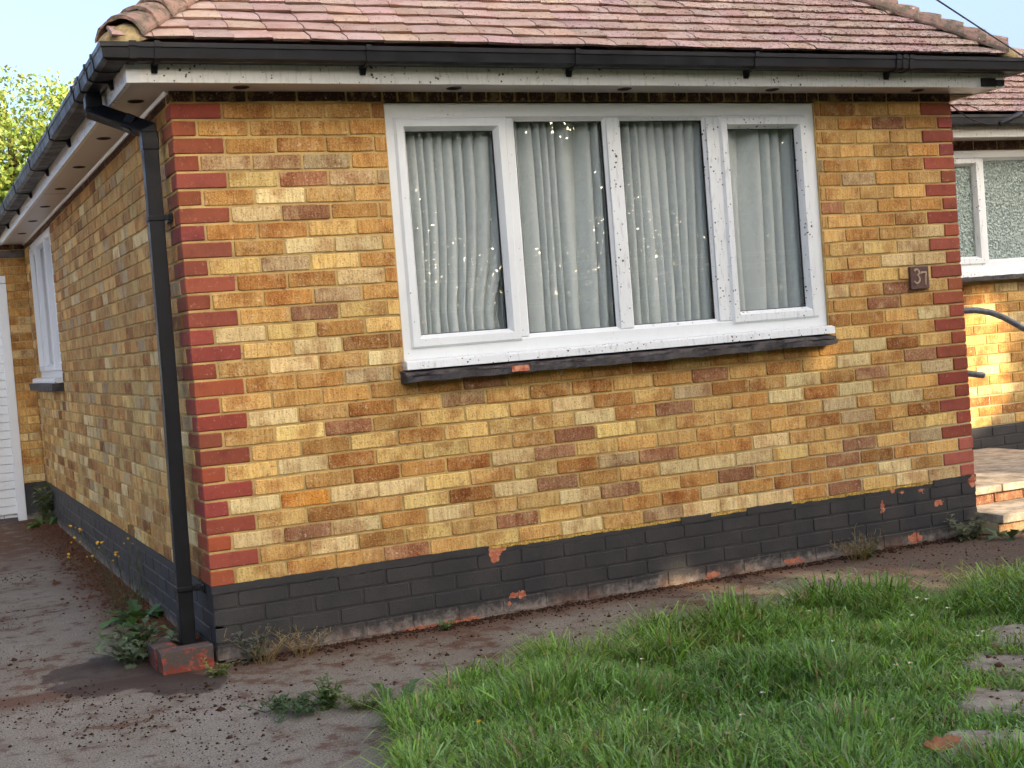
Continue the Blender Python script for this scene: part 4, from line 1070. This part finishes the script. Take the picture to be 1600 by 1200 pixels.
TUFTS = [(1.5, -1.16, .10, .6), (1.28, -1.26, .10, .4), (.62, -1.2, .16, .5), (1.35, -1.55, .13, .8), (2.5, -1.2, .22, .3), (1.0, -1.2, .1, .5), (1.75, -1.35, .14, .5), (2.2, -1.2, .14, .4), (3.0, -1.5, .15, .4), (.85, -1.75, .2, .3), (1.5, -2.2, .15, .3), (3.3, -1.6, .2, .3)]
grass(105000, (.0, 3.7), (-3.3, -.6), 'lawn_grass')
grass(26000, (-.3, 5.5), (-6.2, -.9), 'lawn_grass_beyond')

# daisies, dandelions, fallen leaves
def small_flower(name, mat, x, y, z, r, np_, label, cat, group):
    s = MB(); h = z-.03
    root = empty(name, (x, y, z-h), label, cat, group)
    for k in range(np_):
        a = 2*math.pi*k/np_ + random.uniform(-.1, .1); da = .8*math.pi/np_
        s.face([(x+r*.2*math.cos(a-da), y+r*.2*math.sin(a-da), z+.001), (x+r*math.cos(a-da*.6), y+r*math.sin(a-da*.6), z+.002+random.uniform(0, .003)), (x+r*1.05*math.cos(a+da*.6), y+r*1.05*math.sin(a+da*.6), z+.002), (x+r*.2*math.cos(a+da), y+r*.2*math.sin(a+da), z+.001)])
    s.build('petals', mat, root)
    s = MB(); s.tube([(x, y, z-h), (x+.004, y, z-h*.5), (x, y, z)], .0011, 4, (.10, .2, .05)); s.build('stalk', 'grass', root)
    s = MB(); s.tube([(x, y, z), (x, y, z+.002), (x, y, z+.004)], [r*.34, r*.3, r*.1], 6); s.build('centre', 'petal_y', root)
DAISY = [(2.072, -1.331), (2.061, -1.401), (2.07, -1.456), (2.142, -1.448), (2.502, -1.593), (2.519, -1.626), (2.463, -1.807), (2.305, -1.788), (2.275, -2.168), (2.28, -2.185), (1.835, -2.317), (1.769, -2.322), (.879, -2.197), (.918, -2.602), (1.05, -2.478), (1.63, -1.638), (1.542, -1.747), (1.815, -1.933), (1.759, -2.015), (1.245, -2.875), (1.237, -2.82), (1.187, -1.646), (1.267, -2.277), (1.358, -2.796), (2.829, -1.722)]
for (x, y) in DAISY: small_flower('daisy', 'petal', x, y, .128+random.uniform(-.01, .012), random.uniform(.008, .0115), 9, 'tiny white daisy open in the grass', 'flower', 'daisies in the lawn')
for (x, y), lb in (((.436, -1.904), 'yellow dandelion flower near the lower left tip of the lawn'), ((1.891, -1.266), 'yellow dandelion by the upper edge of the lawn below the window centre'), ((.891, -1.348), 'yellow dandelion among dry blades near the left end of the lawn')):
    small_flower('dandelion', 'petal_y', x, y, .10, .012, 14, lb, 'flower', 'dandelions in the lawn')
def dead_leaf(x, y, z, L, wd, rz, mat, label, curl=.4, tilt=.2):
    s = MB(); n = 7; rows = []
    for j in range(n+1):
        t = j/n; w_ = wd*math.sin(math.pi*min(1, t*.95+.04))**.7*(1+.18*math.sin(t*19)); zc = curl*L*(t-.5)**2
        rows.append([(t*L-L/2, -w_, zc+w_*.5), (t*L-L/2, 0, zc), (t*L-L/2, w_, zc+w_*.6)])
    s.sweep(rows, closed=False, caps=False); o = s.build('fallen_leaf', mat, label=label, cat='leaf', group='dead leaves on the lawn', smooth=True)
    o.location = (x, y, z); o.rotation_euler = (tilt, random.uniform(-.3, .3), rz)
    m_ = o.modifiers.new("Solid", 'SOLIDIFY'); m_.thickness = .001
dead_leaf(1.385, -2.965, .085, .105, .035, -.5, 'deadleaf', 'large curled orange brown dead leaf at the bottom edge by the nearest stone', .9)
dead_leaf(1.44, -3.02, .075, .09, .03, .6, 'deadleaf', 'crumpled brown dead leaf lying right of the large curled one')
dead_leaf(1.341, -2.431, .085, .05, .018, .4, 'deadleaf', 'small pale brown dead leaf in the middle of the lawn')
dead_leaf(2.909, -1.615, .09, .05, .02, 1.4, 'deadleaf', 'dark red brown dead leaf at the right side of the lawn')
dead_leaf(1.511, -1.514, .08, .05, .02, .2, 'deadleaf', 'brown dead leaf beside a dark gap in the upper lawn')
dead_leaf(.21, -1.83, .02, .055, .016, .3, 'deadleaf', 'narrow dead leaf at the tip where the lawn meets the drive')
dead_leaf(2.12, -1.13, .10, .045, .018, .9, 'deadleaf_y', 'yellow fallen leaf at the upper edge of the lawn')

# weeds
def leafstrip(mb, base, yaw, pitch, L, wd, curl, c, n=4, fold=.25, lobes=0):
    p_ = Vector(base); sd = Vector((-math.sin(yaw), math.cos(yaw), 0)); rows = []; pt = pitch
    for j in range(n+1):
        t = j/n; w_ = wd*max(.06, math.sin(math.pi*(t**.75)))*(1 + (lobes*.45*math.cos(t*n*math.pi) if lobes else 0))
        d = Vector((math.cos(yaw)*math.cos(pt), math.sin(yaw)*math.cos(pt), math.sin(pt))); up = sd.cross(d)*-1
        rows.append([p_ - sd*w_ + up*w_*fold, p_.copy(), p_ + sd*w_ + up*w_*fold]); p_ = p_ + d*(L/n); pt -= curl/n
    b = len(mb.v)
    for rw_ in rows: mb.v += [tuple(q) for q in rw_]
    for j in range(n):
        for i in range(2): mb.f.append((b+j*3+i, b+j*3+i+1, b+(j+1)*3+i+1, b+(j+1)*3+i)); mb.c.append(c)
def vary(c, a=.25): k = random.uniform(1-a, 1+a); return (c[0]*k, c[1]*k, c[2]*k)
GRN = (.085, .145, .045); PALE = (.17, .22, .11); OLV = (.12, .14, .06); DRY = (.34, .26, .13); BLU = (.10, .15, .10)
def weed(x, y, kind, label, h=.15, spread=.12, n=10, c=GRN, group=None, flower=None, seed=0):
    random.seed(seed*31+5)
    root = empty('weed', (x, y, 0), label, 'weed', group); st_ = MB(); lf = MB(); fl = MB()
    for k in range(n):
        a = random.uniform(0, 6.283); r0 = spread*.35*math.sqrt(random.random()); bx, by = x+r0*math.cos(a), y+r0*math.sin(a)
        if kind == 'rosette':
            leafstrip(lf, (bx, by, .006), a, random.uniform(.15, .9), spread*random.uniform(.6, 1.2), spread*.16, random.uniform(.4, 1.3), vary(c), 6, .3, 1)
        else:
            hh = h*random.uniform(.55, 1.15); ln = random.uniform(.2, 1.0)*spread
            m_ = 6; pts = [(bx+ln*math.cos(a)*(q/m_)**1.4, by+ln*math.sin(a)*(q/m_)**1.4, hh*(q/m_)*(1-.12*(q/m_)) if kind != 'creeper' else .012+.035*math.sin(q*1.1+k)*.5+.02) for q in range(m_+1)]
            cs = vary(c if kind != 'dry' else DRY); st_.tube(pts, [.0024*(1-.6*q/m_) for q in range(m_+1)], 4, (cs[0]*.9, cs[1]*.85, cs[2]*.7))
            if kind in ('leafy', 'creeper'):
                nl_ = 9 if kind == 'leafy' else 12
                for q in range(nl_):
                    t = .08 + .92*q/nl_; i = min(m_-1, int(t*m_)); f_ = t*m_-i; P0 = Vector(pts[i]).lerp(Vector(pts[i+1]), f_)
                    L = (.055 if kind == 'leafy' else .026)*random.uniform(.6, 1.25)*(1.15-.4*t)*(h/.15 if kind == 'leafy' else 1)
                    leafstrip(lf, P0, a + q*2.4 + random.uniform(-.4, .4), random.uniform(-.1, .9), L, L*.26, random.uniform(.2, 1.2), vary(c), 4, .3, 1 if kind == 'leafy' else 0)
            elif kind == 'wispy':
                for q in range(5):
                    t = random.uniform(.05, .8); i = min(m_-1, int(t*m_)); P0 = Vector(pts[i]).lerp(Vector(pts[i+1]), t*m_-i)
                    leafstrip(lf, P0, random.uniform(0, 6.28), random.uniform(.3, 1.1), .05*random.uniform(.6, 1.5), .003, .6, vary(c), 3)
                tp = Vector(pts[-1]); fr_ = .008
                fl.tube([tp, tp+Vector((0, 0, .006)), tp+Vector((0, 0, .012))], [.003, fr_, fr_*.6], 6)
                for q in range(2):
                    e = tp + Vector((random.uniform(-.03, .03), random.uniform(-.03, .03), random.uniform(-.03, .01))); st_.tube([tp - Vector((0, 0, .05)), e], .001, 4, vary(c)); fl.tube([e, e+Vector((0, 0, .006))], [.003, .006], 5)
            elif kind == 'dry':
                for q in range(6):
                    t = random.uniform(.25, 1); i = min(m_-1, int(t*m_)); P0 = Vector(pts[i]).lerp(Vector(pts[i+1]), t*m_-i)
                    e = P0 + Vector((random.uniform(-.03, .03), random.uniform(-.03, .03), random.uniform(.0, .035))); st_.tube([P0, e], [.0012, .0007], 4, vary(DRY))
                    leafstrip(lf, e, random.uniform(0, 6.28), .5, .012, .003, .5, vary((.26, .24, .12)), 2)
    if st_.v: st_.build('stem', 'leaf', root)
    if lf.v: lf.build('foliage', 'leaf', root)
    if fl.v and flower is None: fl.build('flower_heads', 'petal_y', root, kind='stuff')
weed(-.05, 6.55, 'leafy', 'dark bushy weed in the far corner by the garage door', .36, .09, 7, (.14, .18, .09), seed=1)
weed(-.11, 6.35, 'rosette', 'bright green low weed at the foot of the far corner', .1, .18, 10, (.10, .20, .05), seed=2)
weed(-.10, 1.75, 'wispy', 'tall wispy weed with yellow buds leaning on the side wall', .52, .30, 22, (.10, .14, .055), seed=3)
weed(-.12, 1.35, 'rosette', 'green grassy weed at the foot of the side wall', .12, .20, 18, (.09, .17, .06), seed=4)
weed(-.30, .30, 'leafy', 'grey green leafy weed beside the red kerb bricks', .17, .20, 17, (.13, .17, .10), seed=5)
weed(-.27, .42, 'leafy', 'darker broad leaved weed behind the grey green one by the kerb', .21, .12, 9, (.075, .14, .05), seed=6)
weed(-.045, -.19, 'leafy', 'small light green weed in front of the red kerb bricks', .065, .10, 15, (.20, .25, .08), seed=7)
weed(.13, -.10, 'leafy', 'sparse grey green weed climbing the plinth next to the corner', .16, .07, 5, (.12, .13, .10), seed=8)
weed(.16, -.15, 'dry', 'dry straw coloured weed at the left foot of the plinth', .13, .14, 14, DRY, seed=9)
weed(.36, -.11, 'dry', 'dry straw coloured weed a brick further right along the plinth', .12, .13, 15, DRY, seed=10)
weed(1.02, -.10, 'leafy', 'young green seedling against the plinth below the window', .07, .06, 5, (.10, .18, .06), seed=11)
weed(.05, -1.02, 'creeper', 'low green creeping weed on the drive left of the lawn tip', .03, .17, 26, (.07, .12, .05), seed=12)
weed(.20, -1.02, 'leafy', 'upright leafy weed growing from the drive next to the creeping one', .11, .09, 17, (.11, .17, .06), seed=13)
weed(.29, -1.14, 'leafy', 'pale green leafy weed between the drive weed and the lawn tip', .09, .10, 14, (.16, .20, .09), seed=14)
weed(.42, -1.20, 'rosette', 'broad dock like leaves at the left tip of the lawn', .1, .14, 12, (.085, .15, .06), seed=15)
weed(3.36, -.13, 'dry', 'tangled olive dry weed against the plinth on the right', .15, .17, 20, (.2, .2, .1), seed=16)
weed(3.42, -.12, 'leafy', 'small olive leafed weed behind the tangled dry one', .10, .10, 10, OLV, seed=17)
weed(4.14, -.13, 'leafy', 'dusty green weed at the right corner beside the steps', .15, .13, 12, (.17, .19, .12), seed=18)
weed(4.30, -.24, 'rosette', 'flat green leaves at the foot of the right corner', .1, .16, 9, (.09, .15, .08), seed=19)
weed(2.93, -1.33, 'wispy', 'thin pale upright stalks at the right upper edge of the lawn', .24, .10, 6, (.28, .29, .12), flower=False, seed=20)
random.seed(99)

# moss crumbs and soil fallen from the roof
def crumbs(name, P, sz, mat):
    n = len(P); oct_ = np.array([(1, 0, 0), (-1, 0, 0), (0, 1, 0), (0, -1, 0), (0, 0, 1), (0, 0, -.6)], float)
    V = oct_[None]*rng.uniform(.5, 1.2, (n, 6, 1))*sz[:, None, None]*np.array([1, 1, .7]); a = rng.uniform(0, 6.28, n); ca, sa = np.cos(a)[:, None], np.sin(a)[:, None]
    X = V[:, :, 0]*ca - V[:, :, 1]*sa; Y = V[:, :, 0]*sa + V[:, :, 1]*ca
    V = np.stack([X, Y, V[:, :, 2]], 2) + P[:, None, :]
    np_mesh(name, V, [(0,2,4), (2,1,4), (1,3,4), (3,0,4), (2,0,5), (1,2,5), (3,1,5), (0,3,5)], None, mat, kind='stuff', smooth=True)
def strip(n, f): q = np.array([f() for _ in range(n)]); return q
U = random.uniform; G_ = random.gauss
P1 = strip(4200, lambda: (U(.05, 4.3), -.006 - abs(G_(0, .055)), .002))
crumbs('soil_crumbs_front', P1, rng.gamma(2.0, .0022, len(P1))+.001, 'crumb')
P2 = strip(5200, lambda: (-.006 - abs(G_(0, .11)), .45+U(0, 1)**1.2*6.4, .002))
crumbs('soil_crumbs_side', P2, rng.gamma(2.0, .003, len(P2))+.0015, 'crumb_red')
def drift():
    if U(0, 1) < .14: return (U(-1.6, .6), U(-1.7, 3.0), .002)
    c_ = random.choice(((-.75, -.3), (-.9, .8), (-.55, -.75), (-.2, -.6), (-.85, 1.9), (-.7, 3.4), (-.25, -1.25))); return (c_[0]+G_(0, .13)+.12*math.sin(9*U(0, 1)), c_[1]+G_(0, .17), .002)
P3 = strip(3600, drift); k = ~inside(P3[:, 0], P3[:, 1]) & (P3[:, 1] < 6.9) & ~((P3[:, 0] > -.02) & (P3[:, 1] > -.02)); P3 = P3[k]
crumbs('moss_crumbs_drive', P3, rng.gamma(1.1, .0022, len(P3))+.0008, 'crumb')
P4 = strip(1800, lambda: (U(.4, 4.2), U(-1.0, -.05), .002)); P4 = P4[~inside(P4[:, 0], P4[:, 1])]
crumbs('moss_crumbs_path', P4, rng.gamma(1.6, .0018, len(P4))+.0008, 'crumb')
P5 = strip(420, lambda: (STONES[0][0]*0 + (q_ := random.choice(stc))[0] + U(-.25, .25)*sdx + U(-.1, .1)*sdy, q_[1] + U(-.25, .25)*sdy - U(-.1, .1)*sdx, .068))
crumbs('moss_crumbs_stones', P5, rng.gamma(1.6, .0026, len(P5))+.001, 'crumb_red')

# ================================================================== TREES
PATCH = [((.06, 0, 1.12), -.03), ((6.10, 1.75, 1.05), .20), ((6.05, 1.75, .72), .22), ((5.9, 1.75, .5), .12), ((2.95, -.62, 0), .16), ((2.65, -.55, 0), .12), ((3.25, -.66, 0), .10), ((4.6, .0, .12), .16), ((4.8, .5, .22), .2), ((4.5, -.15, .05), .10),
         ((3.0, -1.22, .12), .12), ((3.33, 0, 1.08), .0), ((.93, 0, 1.63), -.035), ((2.35, -.2, .02), .07)]
def clear_paths(P, pad):  # drops leaves along sun rays, so crown gaps are shaped to light chosen spots
    k = np.ones(len(P), bool); sd = np.array(SUN)
    for c_, r_ in PATCH:
        v = P - np.array(c_); d = np.linalg.norm(v - (v@sd)[:, None]*sd, axis=1); k &= d > r_ + pad
    return k
def tree(x, y, h0, cz, rad, nleaf, size, base, label, seed, clump=60, uni=.5, name='tree', limbs=7, clear=False):
    global rng
    rng = np.random.default_rng(seed); r = random.Random(seed)
    root = empty(name, (x, y, 0), label, 'tree', 'leafy trees')
    tr = MB(); top = cz
    tr.tube([(x, y, -.1), (x+.05, y, h0*.5), (x-.06, y+.05, h0), (x+.05, y, top), (x, y, top+rad[2]*.6)], [.24, .19, .16, .09, .02], 9)
    for k in range(limbs):
        a = r.uniform(0, 6.283); z0 = h0*r.uniform(.75, 1.1); e = (x+rad[0]*.7*math.cos(a), y+rad[1]*.7*math.sin(a), cz+r.uniform(-.3, .5)*rad[2])
        m_ = (x+(e[0]-x)*.45, y+(e[1]-y)*.45, z0+(e[2]-z0)*.6); tr.tube([(x, y, z0), m_, e], [.09, .05, .015], 6)
    tr.build('trunk', 'bark', root, smooth=True)
    nu = int(nleaf*uni); d = rand_dirs(nu); P = d*(rng.random(nu)**.4)[:, None]*np.array(rad)
    cc = rand_dirs(clump)*(rng.random(clump)**.38)[:, None]*np.array(rad)*.95; ids = rng.integers(0, clump, nleaf-nu)
    Q = cc[ids] + rng.normal(0, .11*np.mean(rad), (nleaf-nu, 3))
    P = np.concatenate([P, Q]) + np.array([x, y, cz]); tint = np.concatenate([rng.uniform(.8, 1.1, nu), rng.uniform(.65, 1.25, clump)[ids]])
    P = P[P[:, 2] > .4] if len(P) == 0 else P
    if clear: k = clear_paths(P, size*.45); P = P[k]; tint = tint[k]
    V = leaf_quads(P, size); c_ = np.array(base)[None]*(tint*rng.uniform(.75, 1.25, len(P)))[:, None]; c_[:, 0] *= rng.uniform(.8, 1.3, len(P))
    np_mesh('crown', V, [(0, 1, 2), (0, 2, 3)], c_, 'leaf', parent=root)
# behind the house, sunlit, seen above the left gutter
tree(.60, 14.5, 2.2, 4.1, (1.35, 1.2, 1.55), 24000, .075, (.20, .28, .055), 'bright sunlit tree with yellow green leaves above the left gutter', 21, 46, .3)
tree(-.75, 15.5, 2.2, 3.45, (1.5, 1.4, 1.75), 22000, .075, (.18, .27, .06), 'bright green tree at the left edge behind the garage', 22, 46, .3)
# across the front garden: they shade the house and are mirrored in its panes
for (x, y, sd_, lb) in ((4.4, -13.6, 31, 'leafy tree behind the viewer, reflected faintly in the left panes'), (8.4, -14.2, 32, 'leafy tree behind the viewer, reflected in the middle panes'), (12.6, -14.0, 33, 'leafy tree behind the viewer, reflected in the rightmost pane'), (15.8, -12.6, 34, 'leafy tree behind the viewer at the far right, shading the wing')):
    tree(x, y, 3.0, 7.5, (3.2, 2.0, 4.8), 42000, .18, (.085, .13, .03), lb, sd_, 70, .62, clear=True)

hd = empty('added_hedge', (9, -16.5, 0), 'long leafy hedge behind the viewer, added to block low sky light, mirrored in the lower window panes', 'added_hedge')  # unseen, added to darken the pane reflections and block low sky glow
rng = np.random.default_rng(55); n1, n2 = 165000, 60000
hx = np.concatenate([rng.uniform(3, 18, n1), rng.uniform(-22, 3, n2//2), rng.uniform(18, 40, n2//2)]); n = n1+n2
hz = rng.random(n)**.85*(5.1 + .4*np.sin(hx*1.7)*np.sin(hx*.63+1)); P = np.stack([hx, -16.5 + rng.normal(0, .6, n), hz + .05], 1)
V = np.concatenate([leaf_quads(P[:n1], .105), leaf_quads(P[n1:], .24)]); c_ = np.array([.09, .15, .035])[None]*rng.uniform(.5, 1.45, n)[:, None]
np_mesh('foliage', V, [(0, 1, 2), (0, 2, 3)], c_, 'leaf', parent=hd)
s = MB()
for x in range(-21, 40, 2): s.tube([(x, -16.5, -.1), (x+.1, -16.45, 1.0), (x-.15, -16.5, 2.3)], [.06, .045, .02], 6)
s.build('stems', 'bark', hd, kind='stuff')
